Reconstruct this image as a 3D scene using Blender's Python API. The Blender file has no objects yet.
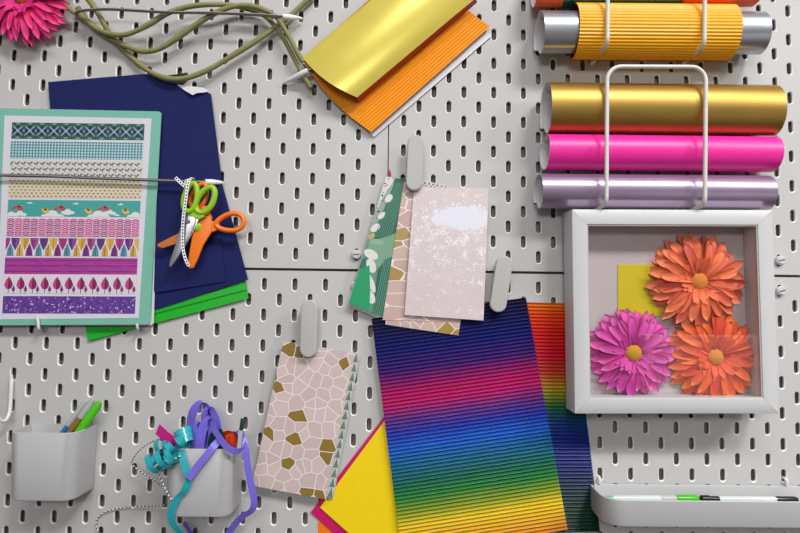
import bpy, bmesh, math, random
from mathutils import Vector, Matrix, Euler
random.seed(7)
SC = bpy.context.scene
COL = SC.collection
PI = math.pi
MM = 0.001

# ------------------------------------------------------------------ camera
F = 577.0
R = [[0.9998450519404957, -0.012747910997022696, -0.012139311155061009],
     [0.013385819805700494, 0.9984509472860478, 0.05400486729659634],
     [0.011432057480467689, -0.05415899397889193, 0.9984668804887609]]
CX, CY, CZ = 28.811, 36.225, -757.22          # mm, y down, z into the wall

def P(px, py, d=0.0):
    """point d mm in front of the pegboard face seen at pixel px,py"""
    a, b = (px - 400) / F, (py - 266.5) / F
    v = [R[0][k] * a + R[1][k] * b + R[2][k] for k in range(3)]
    s = (-d - CZ) / v[2]
    return Vector((CX + s * v[0], -d, -(CY + s * v[1]))) * MM

def SCALE(d):                                   # mm per pixel at distance d from the board
    return (757.2 - d) / F

cam = bpy.data.cameras.new('camera')
cam.sensor_width = 36.0
cam.lens = F / 800 * 36.0
cam.clip_start = 0.01
co = bpy.data.objects.new('camera', cam)
COL.objects.link(co)
def b3(r): return Vector((r[0], r[2], -r[1]))
rx, ry, rz = b3(R[0]), -b3(R[1]), -b3(R[2])
co.matrix_world = Matrix(((rx.x, ry.x, rz.x, CX * MM), (rx.y, ry.y, rz.y, CZ * MM),
                          (rx.z, ry.z, rz.z, -CY * MM), (0, 0, 0, 1)))
SC.camera = co

# ------------------------------------------------------------------ materials
def lin(c):
    c = c / 255.0
    return c / 12.92 if c <= 0.04045 else ((c + 0.055) / 1.055) ** 2.4
def rgb(r, g, b): return (lin(r), lin(g), lin(b), 1.0)

class N:
    """thin wrapper for building node trees"""
    def __init__(self, name):
        self.m = bpy.data.materials.new(name); self.m.use_nodes = True
        self.t = self.m.node_tree
        self.b = self.t.nodes['Principled BSDF']
        self.o = self.t.nodes['Material Output']
    def n(self, typ, **kw):
        x = self.t.nodes.new(typ)
        for k, v in kw.items(): setattr(x, k, v)
        return x
    def l(self, a, b): self.t.links.new(a, b)
    def math(self, op, a, b=None, clamp=False):
        x = self.n('ShaderNodeMath', operation=op, use_clamp=clamp)
        for i, v in enumerate((a, b)):
            if v is None: continue
            if isinstance(v, (int, float)): x.inputs[i].default_value = v
            else: self.l(v, x.inputs[i])
        return x.outputs[0]
    def mix(self, f, a, b):
        x = self.n('ShaderNodeMix', data_type='RGBA')
        for i, v in ((0, f), (6, a), (7, b)):
            if isinstance(v, (int, float)): x.inputs[i].default_value = v
            elif isinstance(v, tuple): x.inputs[i].default_value = v
            else: self.l(v, x.inputs[i])
        return x.outputs[2]
    def ramp(self, fac, stops, interp='LINEAR'):
        x = self.n('ShaderNodeValToRGB'); cr = x.color_ramp; cr.interpolation = interp
        while len(cr.elements) > 1: cr.elements.remove(cr.elements[-1])
        cr.elements[0].position = stops[0][0]; cr.elements[0].color = stops[0][1]
        for p, c in stops[1:]:
            e = cr.elements.new(p); e.color = c
        self.l(fac, x.inputs[0])
        return x.outputs[0]
    def uv(self):
        x = self.n('ShaderNodeUVMap'); x.uv_map = 'UVMap'
        return x.outputs[0]
    def sep(self, v):
        x = self.n('ShaderNodeSeparateXYZ'); self.l(v, x.inputs[0]); return x.outputs
    def noise(self, vec, scale, detail=3.0, rough=0.5):
        x = self.n('ShaderNodeTexNoise'); x.inputs['Scale'].default_value = scale
        x.inputs['Detail'].default_value = detail; x.inputs['Roughness'].default_value = rough
        if vec is not None: self.l(vec, x.inputs['Vector'])
        return x.outputs[0]
    def coord(self):
        return self.n('ShaderNodeTexCoord').outputs['Object']
    def bump(self, h, strength=0.2, dist=0.001):
        x = self.n('ShaderNodeBump'); x.inputs['Strength'].default_value = strength
        x.inputs['Distance'].default_value = dist
        self.l(h, x.inputs['Height']); self.l(x.outputs[0], self.b.inputs['Normal'])
    def set(self, **kw):
        for k, v in kw.items():
            self.b.inputs[k.replace('_', ' ')].default_value = v
    def base(self, s):
        if isinstance(s, tuple): self.b.inputs['Base Color'].default_value = s
        else: self.l(s, self.b.inputs['Base Color'])

def plain(name, c, rough=0.5, metal=0.0, var=0.04, nscale=60, bump=0.03, coat=0.0, spec=0.5):
    n = N(name)
    k = n.noise(n.coord(), nscale)
    d = tuple(max(0, x * (1 - var * 2)) for x in c[:3]) + (1.0,)
    e = tuple(min(1, x * (1 + var * 2)) for x in c[:3]) + (1.0,)
    n.base(n.mix(k, d, e))
    n.set(Roughness=rough, Metallic=metal, Coat_Weight=coat, Specular_IOR_Level=spec)
    if bump: n.bump(k, bump)
    return n.m

def printed(name, rough=0.45):
    n = N(name)
    a = n.n('ShaderNodeVertexColor'); a.layer_name = 'ink'
    n.base(a.outputs[0]); n.set(Roughness=rough)
    n.bump(n.noise(n.coord(), 900), 0.03, 0.0005)
    return n.m

M = {}
M['board'] = plain('pegboard_white', rgb(198, 195, 193), 0.42, var=0.015, nscale=900, bump=0.03)
M['rim'] = plain('hole_edge_highlight', rgb(246, 245, 242), 0.25, var=0.0)  # bevel highlight put into the colour, whiter than the board itself
M['wall'] = plain('wall_paint', rgb(150, 140, 130), 0.8, nscale=30)
M['plastic'] = plain('white_plastic', rgb(186, 184, 181), 0.38, var=0.01, nscale=300, bump=0.02)
M['cupwhite'] = plain('cup_plastic', rgb(187, 186, 186), 0.42, var=0.01, nscale=300, bump=0.02)
M['whitewire'] = plain('white_coated_wire', rgb(226, 222, 216), 0.3, var=0.01)
M['framewhite'] = plain('frame_foil', rgb(206, 205, 205), 0.4, var=0.012, nscale=200)
M['whitepaper'] = plain('white_paper', rgb(232, 228, 230), 0.6, var=0.01)
M['lavpaper'] = plain('label_sheet_paper', rgb(222, 217, 226), 0.5, var=0.01)
M['mint'] = plain('mint_card', rgb(124, 188, 170), 0.55, var=0.02)
M['navy'] = plain('navy_paper', rgb(26, 32, 90), 0.65, var=0.08, nscale=25, spec=0.2)
M['green'] = plain('green_foil_card', rgb(8, 176, 26), 0.4, var=0.05)
M['tip'] = plain('white_cord_tip', rgb(240, 237, 233), 0.35, var=0.0)
M['black'] = plain('black_paper', rgb(22, 20, 22), 0.6)
M['yellow'] = plain('yellow_paper', rgb(252, 216, 0), 0.5, var=0.02)
M['magentapaper'] = plain('magenta_paper', rgb(205, 10, 95), 0.5, var=0.02)
M['orangepaper'] = plain('orange_paper', rgb(250, 125, 10), 0.5, var=0.02)
M['yellowcard'] = plain('yellow_card', rgb(226, 200, 0), 0.5, var=0.02)
M['mountboard'] = plain('pale_mount_board', rgb(206, 190, 190), 0.6, var=0.01)
M['gold'] = plain('gold_foil', rgb(182, 146, 72), 0.42, 0.85, var=0.04, nscale=40, bump=0.02)
M['goldpaper'] = plain('pale_gold_foil', rgb(228, 208, 92), 0.28, 0.25, var=0.05, nscale=18, bump=0.08)
M['pinkroll'] = plain('hot_pink_paper', rgb(246, 44, 160), 0.38, var=0.02, nscale=30)
M['lilac'] = plain('lilac_foil', rgb(190, 168, 196), 0.3, 0.75, var=0.04, nscale=30)
M['silver'] = plain('silver_foil', rgb(190, 193, 200), 0.3, 0.8, var=0.03, nscale=30)
M['corryellow'] = plain('yellow_corrugated_card', rgb(250, 178, 8), 0.36, var=0.03)
M['correorange'] = plain('orange_corrugated_card', rgb(250, 156, 8), 0.42, var=0.03)
M['redliner'] = plain('dark_red_liner', rgb(170, 30, 30), 0.5)
M['tangerine'] = plain('tangerine_paper', rgb(250, 96, 30), 0.4, var=0.03)
M['bottle'] = plain('dark_green_paper', rgb(8, 74, 46), 0.4, var=0.03)
M['stem'] = plain('stem_olive', rgb(138, 134, 84), 0.6, var=0.14, nscale=120, bump=0.12)
M['steel'] = plain('scissor_steel', rgb(190, 192, 196), 0.28, 0.9, var=0.03)
M['limeplastic'] = plain('lime_plastic', rgb(150, 200, 30), 0.3, var=0.02)
M['orangeplastic'] = plain('orange_plastic', rgb(250, 124, 16), 0.32, var=0.02)
M['orangebrown'] = plain('worn_orange_blade', rgb(206, 120, 48), 0.4, var=0.08)
M['teal'] = plain('teal_ribbon', rgb(44, 172, 182), 0.28, var=0.06, coat=0.3)
M['purple'] = plain('purple_ribbon', rgb(128, 112, 222), 0.3, var=0.06, coat=0.3)
M['pinktrim'] = plain('pink_trim', rgb(222, 40, 150), 0.4, var=0.15, nscale=150)
M['redorange'] = plain('red_orange_ribbon', rgb(226, 70, 24), 0.4, var=0.08)
M['darkgreen'] = plain('dark_green_trim', rgb(12, 60, 56), 0.5)
M['bluepen'] = plain('blue_pen_plastic', rgb(40, 120, 190), 0.2, var=0.03)
M['brownpen'] = plain('brown_pen_wood', rgb(150, 106, 50), 0.4, var=0.06)
M['greenpen'] = plain('lime_pen_plastic', rgb(80, 190, 24), 0.25, var=0.05)
M['greycap'] = plain('grey_pen_cap', rgb(176, 182, 176), 0.2)
M['clearish'] = plain('clear_pen_barrel', rgb(208, 214, 210), 0.15, var=0.02)
M['capgreen'] = plain('green_pen_cap', rgb(70, 176, 20), 0.25)
M['tipgreen'] = plain('pale_green_pen_tip', rgb(110, 180, 130), 0.3)
M['penblack'] = plain('black_pen_plastic', rgb(24, 22, 26), 0.3)
M['discyellow'] = plain('flower_centre_yellow', rgb(214, 160, 30), 0.8, var=0.15, nscale=400, bump=0.4)
M['disccoral'] = plain('flower_centre_orange', rgb(226, 140, 44), 0.8, var=0.15, nscale=400, bump=0.4)
M['discbrown'] = plain('flower_centre_brown', rgb(170, 70, 40), 0.8, var=0.2, nscale=400, bump=0.4)
M['print'] = printed('printed_paper')

def cord_mat():
    n = N('speckled_elastic_cord'); s = n.sep(n.uv())
    a = n.math('SINE', n.math('ADD', n.math('MULTIPLY', s[0], 3200.0), n.math('MULTIPLY', s[1], 12.566)))
    b = n.math('SINE', n.math('SUBTRACT', n.math('MULTIPLY', s[0], 3200.0), n.math('MULTIPLY', s[1], 12.566)))
    f = n.math('GREATER_THAN', n.math('MULTIPLY', a, b), 0.42)
    n.base(n.mix(f, rgb(70, 66, 64), rgb(200, 194, 188))); n.set(Roughness=0.8); return n.m
M['cord'] = cord_mat()
def twine_mat():
    n = N('striped_bakers_twine'); s = n.sep(n.uv())
    f = n.math('GREATER_THAN', n.math('SINE', n.math('ADD', n.math('MULTIPLY', s[0], 1300.0), n.math('MULTIPLY', s[1], 6.283))), 0.15)
    n.base(n.mix(f, rgb(236, 232, 228), rgb(28, 26, 28))); n.set(Roughness=0.85); return n.m
M['twine'] = twine_mat()
def dotribbon_mat():
    n = N('white_ribbon_with_black_dots'); s = n.sep(n.uv())
    a = n.math('SUBTRACT', n.math('FRACT', n.math('MULTIPLY', s[0], 250.0)), 0.5)
    b = n.math('MULTIPLY', n.math('SUBTRACT', s[1], 0.5), 1.1)
    r = n.math('SQRT', n.math('ADD', n.math('MULTIPLY', a, a), n.math('MULTIPLY', b, b)))
    f = n.math('LESS_THAN', r, 0.3)
    n.base(n.mix(f, rgb(240, 238, 240), rgb(40, 36, 52))); n.set(Roughness=0.6); return n.m
M['dots'] = dotribbon_mat()
def mosaic_mat(name, c1, c2, thresh, scale, seed):
    n = N(name)
    mp = n.n('ShaderNodeMapping'); mp.inputs['Location'].default_value = (seed, seed * 0.37, 0)
    n.l(n.uv(), mp.inputs[0])
    v = n.n('ShaderNodeTexVoronoi', voronoi_dimensions='2D', feature='DISTANCE_TO_EDGE')
    v.inputs['Scale'].default_value = scale; v.inputs['Randomness'].default_value = 0.9
    w = n.n('ShaderNodeTexVoronoi', voronoi_dimensions='2D', feature='F1')
    w.inputs['Scale'].default_value = scale; w.inputs['Randomness'].default_value = 0.9
    n.l(mp.outputs[0], v.inputs['Vector']); n.l(mp.outputs[0], w.inputs['Vector'])
    h = n.sep(w.outputs['Color'])
    g = n.math('GREATER_THAN', h[0], thresh)
    tint = n.mix(h[1], c1, tuple(x * 0.88 for x in c1[:3]) + (1,))
    base = n.mix(g, tint, c2)
    e = n.math('LESS_THAN', v.outputs['Distance'], 0.032)
    n.base(n.mix(e, base, rgb(240, 232, 228)))
    n.l(n.math('SUBTRACT', 0.5, n.math('MULTIPLY', g, 0.2)), n.b.inputs['Roughness'])
    return n.m
M['mosaic'] = mosaic_mat('blush_mosaic_print', rgb(216, 194, 190), rgb(146, 118, 54), 0.85, 66, 11.7)
M['mosaicpink'] = mosaic_mat('rosy_mosaic_print', rgb(212, 180, 170), rgb(172, 142, 76), 0.86, 62, 8.4)
def splatter_mat():
    n = N('blush_splatter_print'); uv = n.uv(); s = n.sep(uv)
    fine = n.noise(uv, 520, 3, 0.6); mid = n.noise(uv, 80, 4, 0.65); big = n.noise(uv, 28, 3, 0.6)
    # metres: card about 0.096 wide, 0.165 tall, v grows downwards
    near = n.math('ABSOLUTE', n.math('SUBTRACT', s[1], 0.062))
    thr = n.math('ADD', 0.80, n.math('MULTIPLY', near, 0.85))
    spl = n.math('GREATER_THAN', n.math('ADD', n.math('MULTIPLY', fine, 0.75), n.math('MULTIPLY', mid, 0.75)), thr)
    a = n.math('DIVIDE', n.math('SUBTRACT', s[0], 0.066), 0.040)
    b = n.math('DIVIDE', n.math('SUBTRACT', s[1], 0.038), 0.017)
    r = n.math('ADD', n.math('ADD', n.math('MULTIPLY', a, a), n.math('MULTIPLY', b, b)), n.math('MULTIPLY', n.math('SUBTRACT', mid, 0.5), 4.2))
    blob = n.math('LESS_THAN', r, 0.85)
    base = n.mix(big, rgb(214, 196, 196), rgb(224, 209, 210))
    c = n.mix(spl, base, rgb(242, 236, 240))
    n.base(n.mix(blob, c, rgb(232, 230, 242))); n.set(Roughness=0.5); return n.m
M['splatter'] = splatter_mat()
def rainbow_mat(name, stops, coat=0.3):
    n = N(name); s = n.sep(n.uv())
    k = n.noise(n.uv(), 6, 2)
    f = n.math('ADD', s[1], n.math('MULTIPLY', n.math('SUBTRACT', k, 0.5), 0.02))
    n.base(n.ramp(f, [(p, rgb(*c)) for p, c in stops])); n.set(Roughness=0.38, Specular_IOR_Level=0.3, Coat_Weight=coat, Coat_Roughness=0.14)
    return n.m
M['rain1'] = rainbow_mat('rainbow_card', [(0, (30, 20, 56)), (0.06, (26, 26, 82)), (0.15, (20, 28, 110)), (0.24, (66, 28, 112)), (0.33, (176, 18, 96)), (0.375, (184, 22, 104)),
    (0.44, (96, 44, 128)), (0.50, (26, 50, 164)), (0.56, (8, 88, 190)), (0.64, (4, 98, 134)), (0.71, (4, 100, 74)), (0.77, (24, 122, 44)), (0.83, (130, 150, 20)), (0.885, (222, 190, 10)), (0.97, (214, 150, 10)), (1.0, (214, 120, 10))])
M['rain2'] = rainbow_mat('rainbow_card_reversed', [(0, (222, 124, 20)), (0.05, (224, 72, 18)), (0.13, (210, 28, 24)), (0.24, (196, 20, 40)), (0.31, (186, 60, 36)), (0.37, (176, 136, 24)), (0.41, (130, 136, 30)),
    (0.46, (30, 98, 56)), (0.52, (18, 64, 118)), (0.60, (24, 40, 134)), (0.72, (20, 32, 104)), (0.82, (12, 46, 62)), (0.90, (10, 54, 38)), (1.0, (10, 48, 34))], 0.04)
def petal_mat(name, base, tip, dark):
    n = N(name); s = n.sep(n.uv())
    oi = n.n('ShaderNodeObjectInfo')
    st = n.math('SINE', n.math('MULTIPLY', s[1], 44.0))
    c = n.ramp(s[0], [(0, dark), (0.3, base), (0.8, base), (1.0, tip)])
    c2 = n.mix(n.math('MULTIPLY', n.math('ADD', st, 1.0), 0.10), c, tip)
    hv = n.n('ShaderNodeHueSaturation'); n.l(c2, hv.inputs['Color'])
    n.l(n.math('ADD', 0.85, n.math('MULTIPLY', oi.outputs['Random'], 0.3)), hv.inputs['Value'])
    n.l(n.math('ADD', 0.492, n.math('MULTIPLY', oi.outputs['Random'], 0.016)), hv.inputs['Hue'])
    n.base(hv.outputs[0]); n.set(Roughness=0.6)
    n.bump(st, 0.25, 0.0004)
    n.b.inputs['Subsurface Weight'].default_value = 0.0
    return n.m
M['petalcoral'] = petal_mat('coral_petal', rgb(252, 112, 66), rgb(252, 146, 104), rgb(216, 60, 26))
M['petalorange'] = petal_mat('orange_petal', rgb(252, 92, 34), rgb(252, 130, 62), rgb(216, 52, 14))
M['petalmagenta'] = petal_mat('magenta_petal', rgb(232, 62, 172), rgb(240, 120, 196), rgb(150, 16, 96))
M['petalpink'] = petal_mat('hot_pink_petal', rgb(236, 26, 122), rgb(246, 84, 158), rgb(170, 8, 60))
def glass_mat():
    n = N('picture_glass')
    lw = n.n('ShaderNodeLayerWeight'); lw.inputs[0].default_value = 0.5
    fres = n.math('ADD', 0.045, n.math('MULTIPLY', n.math('POWER', lw.outputs['Facing'], 5.0), 0.95))
    tr = n.n('ShaderNodeBsdfTransparent'); tr.inputs[0].default_value = (0.97, 0.975, 0.975, 1)
    gl = n.n('ShaderNodeBsdfGlossy'); gl.inputs['Roughness'].default_value = 0.02
    mx = n.n('ShaderNodeMixShader'); n.l(fres, mx.inputs[0])
    n.l(tr.outputs[0], mx.inputs[1]); n.l(gl.outputs[0], mx.inputs[2]); n.l(mx.outputs[0], n.o.inputs[0])
    return n.m
M['glass'] = glass_mat()

# ------------------------------------------------------------------ object helpers
def link_mesh(name, verts, faces, mat, parent=None, smooth=False, uvs=None, cols=None, fm=None, autos=None):
    verts = [Vector(v) for v in verts]
    c = Vector((0, 0, 0))
    for v in verts: c += v
    c /= max(1, len(verts))
    me = bpy.data.meshes.new(name)
    me.from_pydata([v - c for v in verts], [], faces)
    for m in (mat if isinstance(mat, (list, tuple)) else [mat]): me.materials.append(m)
    if fm:
        for p, i in zip(me.polygons, fm): p.material_index = i
    if smooth: me.polygons.foreach_set('use_smooth', [True] * len(me.polygons))
    if uvs:
        ul = me.uv_layers.new(name='UVMap')
        for lp in me.loops: ul.data[lp.index].uv = uvs[lp.vertex_index]
    if cols:
        at = me.color_attributes.new('ink', 'FLOAT_COLOR', 'CORNER')
        for p in me.polygons:
            for li in p.loop_indices: at.data[li].color = cols[p.index]
    bm = bmesh.new(); bm.from_mesh(me)
    bmesh.ops.recalc_face_normals(bm, faces=bm.faces); bm.to_mesh(me); bm.free()
    me.update()
    if autos is not None:
        me.polygons.foreach_set('use_smooth', [True] * len(me.polygons))
        me.set_sharp_from_angle(angle=math.radians(autos))
    o = bpy.data.objects.new(name, me); COL.objects.link(o); o.location = c
    if parent is not None: adopt(o, parent)
    return o
ROOTLOC = {}
def root_of(p):
    m = Matrix.Identity(4); chain = []
    while p is not None: chain.append(p); p = p.parent
    for q in reversed(chain):
        m = m @ (q.matrix_parent_inverse if q.parent else Matrix.Identity(4)) @ q.matrix_basis
    return m
def adopt(o, parent):
    o.parent = parent; o.matrix_parent_inverse = root_of(parent).inverted()
def tag(o, label, cat, group=None, kind=None):
    if label: o['label'] = label
    if cat: o['category'] = cat
    if group: o['group'] = group
    if kind: o['kind'] = kind
    return o
def thing(name, loc, label, cat, group=None, rot=None):
    o = bpy.data.objects.new(name, None); COL.objects.link(o); o.location = loc
    o.empty_display_size = 0.02
    if rot: o.rotation_euler = rot
    return tag(o, label, cat, group)
def dup(root, loc, label, rot=None, name=None):
    r = root.copy(); COL.objects.link(r); r.location = loc; r['label'] = label
    if rot is not None: r.rotation_euler = rot
    for ch in list(root.children):
        c = ch.copy(); COL.objects.link(c); c.parent = r; c.matrix_parent_inverse = ch.matrix_parent_inverse.copy()
        for g in list(ch.children):
            d = g.copy(); COL.objects.link(d); d.parent = c; d.matrix_parent_inverse = g.matrix_parent_inverse.copy()
    return r

def lerp(a, b, t): return a + (b - a) * t
def bil(c, u, v):          # c = TL,TR,BR,BL
    return lerp(lerp(c[0], c[1], u), lerp(c[3], c[2], u), v)

def sheet(name, px, d, mat, parent=None, nx=2, ny=2, th=0.4, off=None, back=None, unit=True, smooth=False):
    """paper or card through four image corners (TL,TR,BR,BL); d = one distance or four; off(u,v) adds mm towards the viewer"""
    ds = d if isinstance(d, (list, tuple)) else [d] * 4
    c = [P(x, y, q) for (x, y), q in zip(px, ds)]
    wl = (c[1] - c[0]).length; hl = (c[3] - c[0]).length
    V, U, Fc, fm = [], [], [], []
    for layer in (0, 1):
        for j in range(ny + 1):
            for i in range(nx + 1):
                u, v = i / nx, j / ny
                p = bil(c, u, v)
                if off: p = p + Vector((0, -off(u, v) * MM, 0))
                if layer: p = p + Vector((0, th * MM, 0))
                V.append(p); U.append((u, v) if unit else (u * wl, v * hl))
    n = (nx + 1) * (ny + 1)
    def id(i, j, k=0): return k * n + j * (nx + 1) + i
    for j in range(ny):
        for i in range(nx):
            Fc.append((id(i, j), id(i + 1, j), id(i + 1, j + 1), id(i, j + 1))); fm.append(0)
            Fc.append((id(i, j, 1), id(i, j + 1, 1), id(i + 1, j + 1, 1), id(i + 1, j, 1))); fm.append(1)
    rim = [(i, 0) for i in range(nx)] + [(nx, j) for j in range(ny)] + [(i, ny) for i in range(nx, 0, -1)] + [(0, j) for j in range(ny, 0, -1)]
    for k in range(len(rim)):
        a, b = rim[k], rim[(k + 1) % len(rim)]
        Fc.append((id(*a), id(*b), id(*b, 1), id(*a, 1))); fm.append(1)
    return link_mesh(name, V, Fc, [mat, back or mat], parent, uvs=U, fm=fm, smooth=False, autos=40 if smooth else None)

def catmull(pts, n=8, closed=False):
    out = []; m = len(pts)
    for i in range(m if closed else m - 1):
        if closed: p0, p1, p2, p3 = pts[(i - 1) % m], pts[i], pts[(i + 1) % m], pts[(i + 2) % m]
        else: p0, p1, p2, p3 = pts[max(i - 1, 0)], pts[i], pts[i + 1], pts[min(i + 2, m - 1)]
        for k in range(n):
            t = k / n
            out.append(0.5 * ((2 * p1) + (p2 - p0) * t + (2 * p0 - 5 * p1 + 4 * p2 - p3) * t * t + (3 * p1 - p0 - 3 * p2 + p3) * t ** 3))
    if not closed: out.append(pts[-1].copy())
    return out

def tube(name, pts, r, mat, parent=None, seg=10, closed=False, flat=1.0, flat_dir=None, rfun=None):
    """round (or flattened) rod along pts; r in mm"""
    V, U, Fc = [], [], []; m = len(pts); L = 0.0
    prev = None
    for i, p in enumerate(pts):
        if closed: t = (pts[(i + 1) % m] - pts[(i - 1) % m]).normalized()
        else: t = (pts[min(i + 1, m - 1)] - pts[max(i - 1, 0)]).normalized()
        ref = flat_dir or prev or (Vector((0, 1, 0)) if abs(t.y) < 0.9 else Vector((1, 0, 0)))
        b = (ref - t * ref.dot(t)).normalized(); a = b.cross(t)
        if not flat_dir: prev = b
        rr = r * MM * (rfun(i / (m - 1)) if rfun else 1.0)
        if i: L += (p - pts[i - 1]).length
        for k in range(seg):
            w = 2 * PI * k / seg
            V.append(p + a * (math.cos(w) * rr) + b * (math.sin(w) * rr * flat)); U.append((L, k / seg if k <= seg / 2 else 1 - k / seg))
    for i in range(m if closed else m - 1):
        j = (i + 1) % m
        for k in range(seg):
            q = (k + 1) % seg
            Fc.append((i * seg + k, i * seg + q, j * seg + q, j * seg + k))
    if not closed:
        Fc.append(tuple(range(seg))); Fc.append(tuple((m - 1) * seg + k for k in range(seg)))
    return link_mesh(name, V, Fc, mat, parent, uvs=U, autos=50)

def ribbon(name, pts, wdir, width, mat, parent=None, th=0.35):
    """flat strip along pts; wdir(i/n) gives the width direction"""
    V, U, Fc = [], [], []; m = len(pts); L = 0.0
    for i, p in enumerate(pts):
        t = (pts[min(i + 1, m - 1)] - pts[max(i - 1, 0)]).normalized()
        w = wdir(i / (m - 1)); w = (w - t * w.dot(t)).normalized(); nn = t.cross(w)
        if i: L += (p - pts[i - 1]).length
        for sx, sn, uu in ((-1, 1, 0), (1, 1, 1), (1, -1, 1), (-1, -1, 0)):
            V.append(p + w * (sx * width * MM / 2) + nn * (sn * th * MM / 2)); U.append((L, uu))
    for i in range(m - 1):
        for k in range(4):
            q = (k + 1) % 4
            Fc.append((i * 4 + k, i * 4 + q, i * 4 + 4 + q, i * 4 + 4 + k))
    Fc.append((0, 1, 2, 3)); Fc.append(tuple((m - 1) * 4 + k for k in range(4)))
    return link_mesh(name, V, Fc, mat, parent, uvs=U, autos=45)

def prism(name, poly, th, mat, parent=None, bev=0.0):
    """front outline (world points) pulled th mm back towards the board"""
    bm = bmesh.new()
    a = [bm.verts.new(p) for p in poly]; b = [bm.verts.new(p + Vector((0, th * MM, 0))) for p in poly]
    n = len(poly)
    f0 = bm.faces.new(a); bm.faces.new(list(reversed(b)))
    for k in range(n): bm.faces.new((a[k], b[k], b[(k + 1) % n], a[(k + 1) % n]))
    bmesh.ops.recalc_face_normals(bm, faces=bm.faces)
    if bev:
        bmesh.ops.bevel(bm, geom=list(f0.edges), offset=bev * MM, segments=3, affect='EDGES', profile=0.6)
    return from_bm(name, bm, mat, parent, 40)
def from_bm(name, bm, mat, parent=None, autos=35):
    bm.normal_update()
    V = [v.co.copy() for v in bm.verts]; bm.verts.index_update()
    Fc = [tuple(v.index for v in f.verts) for f in bm.faces]; bm.free()
    return link_mesh(name, V, Fc, mat, parent, autos=autos)

def box_bm(bm, c, s, bev=0.0, rot=None):
    g = bmesh.ops.create_cube(bm, size=1.0)
    vs = g['verts']
    for v in vs:
        v.co = Vector((v.co.x * s[0], v.co.y * s[1], v.co.z * s[2]))
    if bev:
        es = list({e for v in vs for e in v.link_edges})
        g2 = bmesh.ops.bevel(bm, geom=es, offset=bev, segments=3, affect='EDGES', profile=0.5)
        vs = list({v for f in g2['faces'] for v in f.verts} | {v for v in vs if v.is_valid})
    for v in vs:
        if rot: v.co = rot @ v.co
        v.co += Vector(c)

def lathe_pts(axis0, axis1, prof, seg=20):
    """prof = [(t along, radius mm)]"""
    ax = (axis1 - axis0); L = ax.length; t = ax.normalized()
    ref = Vector((0, 0, 1)) if abs(t.z) < 0.8 else Vector((1, 0, 0))
    a = (ref - t * ref.dot(t)).normalized(); b = t.cross(a)
    V, Fc = [], []
    for s, r in prof:
        for k in range(seg):
            w = 2 * PI * k / seg
            V.append(axis0 + ax * s + (a * math.cos(w) + b * math.sin(w)) * (max(r, 0.01) * MM))
    for i in range(len(prof) - 1):
        for k in range(seg):
            q = (k + 1) % seg
            Fc.append((i * seg + k, i * seg + q, (i + 1) * seg + q, (i + 1) * seg + k))
    Fc.append(tuple(range(seg))); Fc.append(tuple((len(prof) - 1) * seg + k for k in range(seg)))
    return V, Fc
def lathe(name, a0, a1, prof, mat, parent=None, seg=20):
    V, Fc = lathe_pts(a0, a1, prof, seg)
    return link_mesh(name, V, Fc, mat, parent, autos=40)

# ------------------------------------------------------------------ setting: wall, pegboards
bm = bmesh.new(); box_bm(bm, (0.03, 0.0345, 0.0), (1.7, 0.05, 1.5))
w = from_bm('wall_back', bm, M['wall']); w['kind'] = 'structure'

bm = bmesh.new(); box_bm(bm, (1.42, -1.45, -0.72), (0.95, 0.06, 1.12))  # unseen partition, added to reflect as a pale band in the frame glass
w = from_bm('reflector_partition', bm, M['whitepaper']); w['kind'] = 'structure'

def slot(cx, cz, hw, hh, n=6):
    pts = []
    for k in range(n + 1):
        a = PI * k / n
        pts.append((cx + hw * math.cos(a), cz + (hh - hw) + hw * math.sin(a)))
    for k in range(n + 1):
        a = PI + PI * k / n
        pts.append((cx + hw * math.cos(a), cz - (hh - hw) + hw * math.sin(a)))
    return pts
def ring_fill(V, Fc, outer, inner, y_o, y_i):
    """triangulate/quad a band between two ccw closed outlines of differing counts by angle"""
    pass

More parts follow.
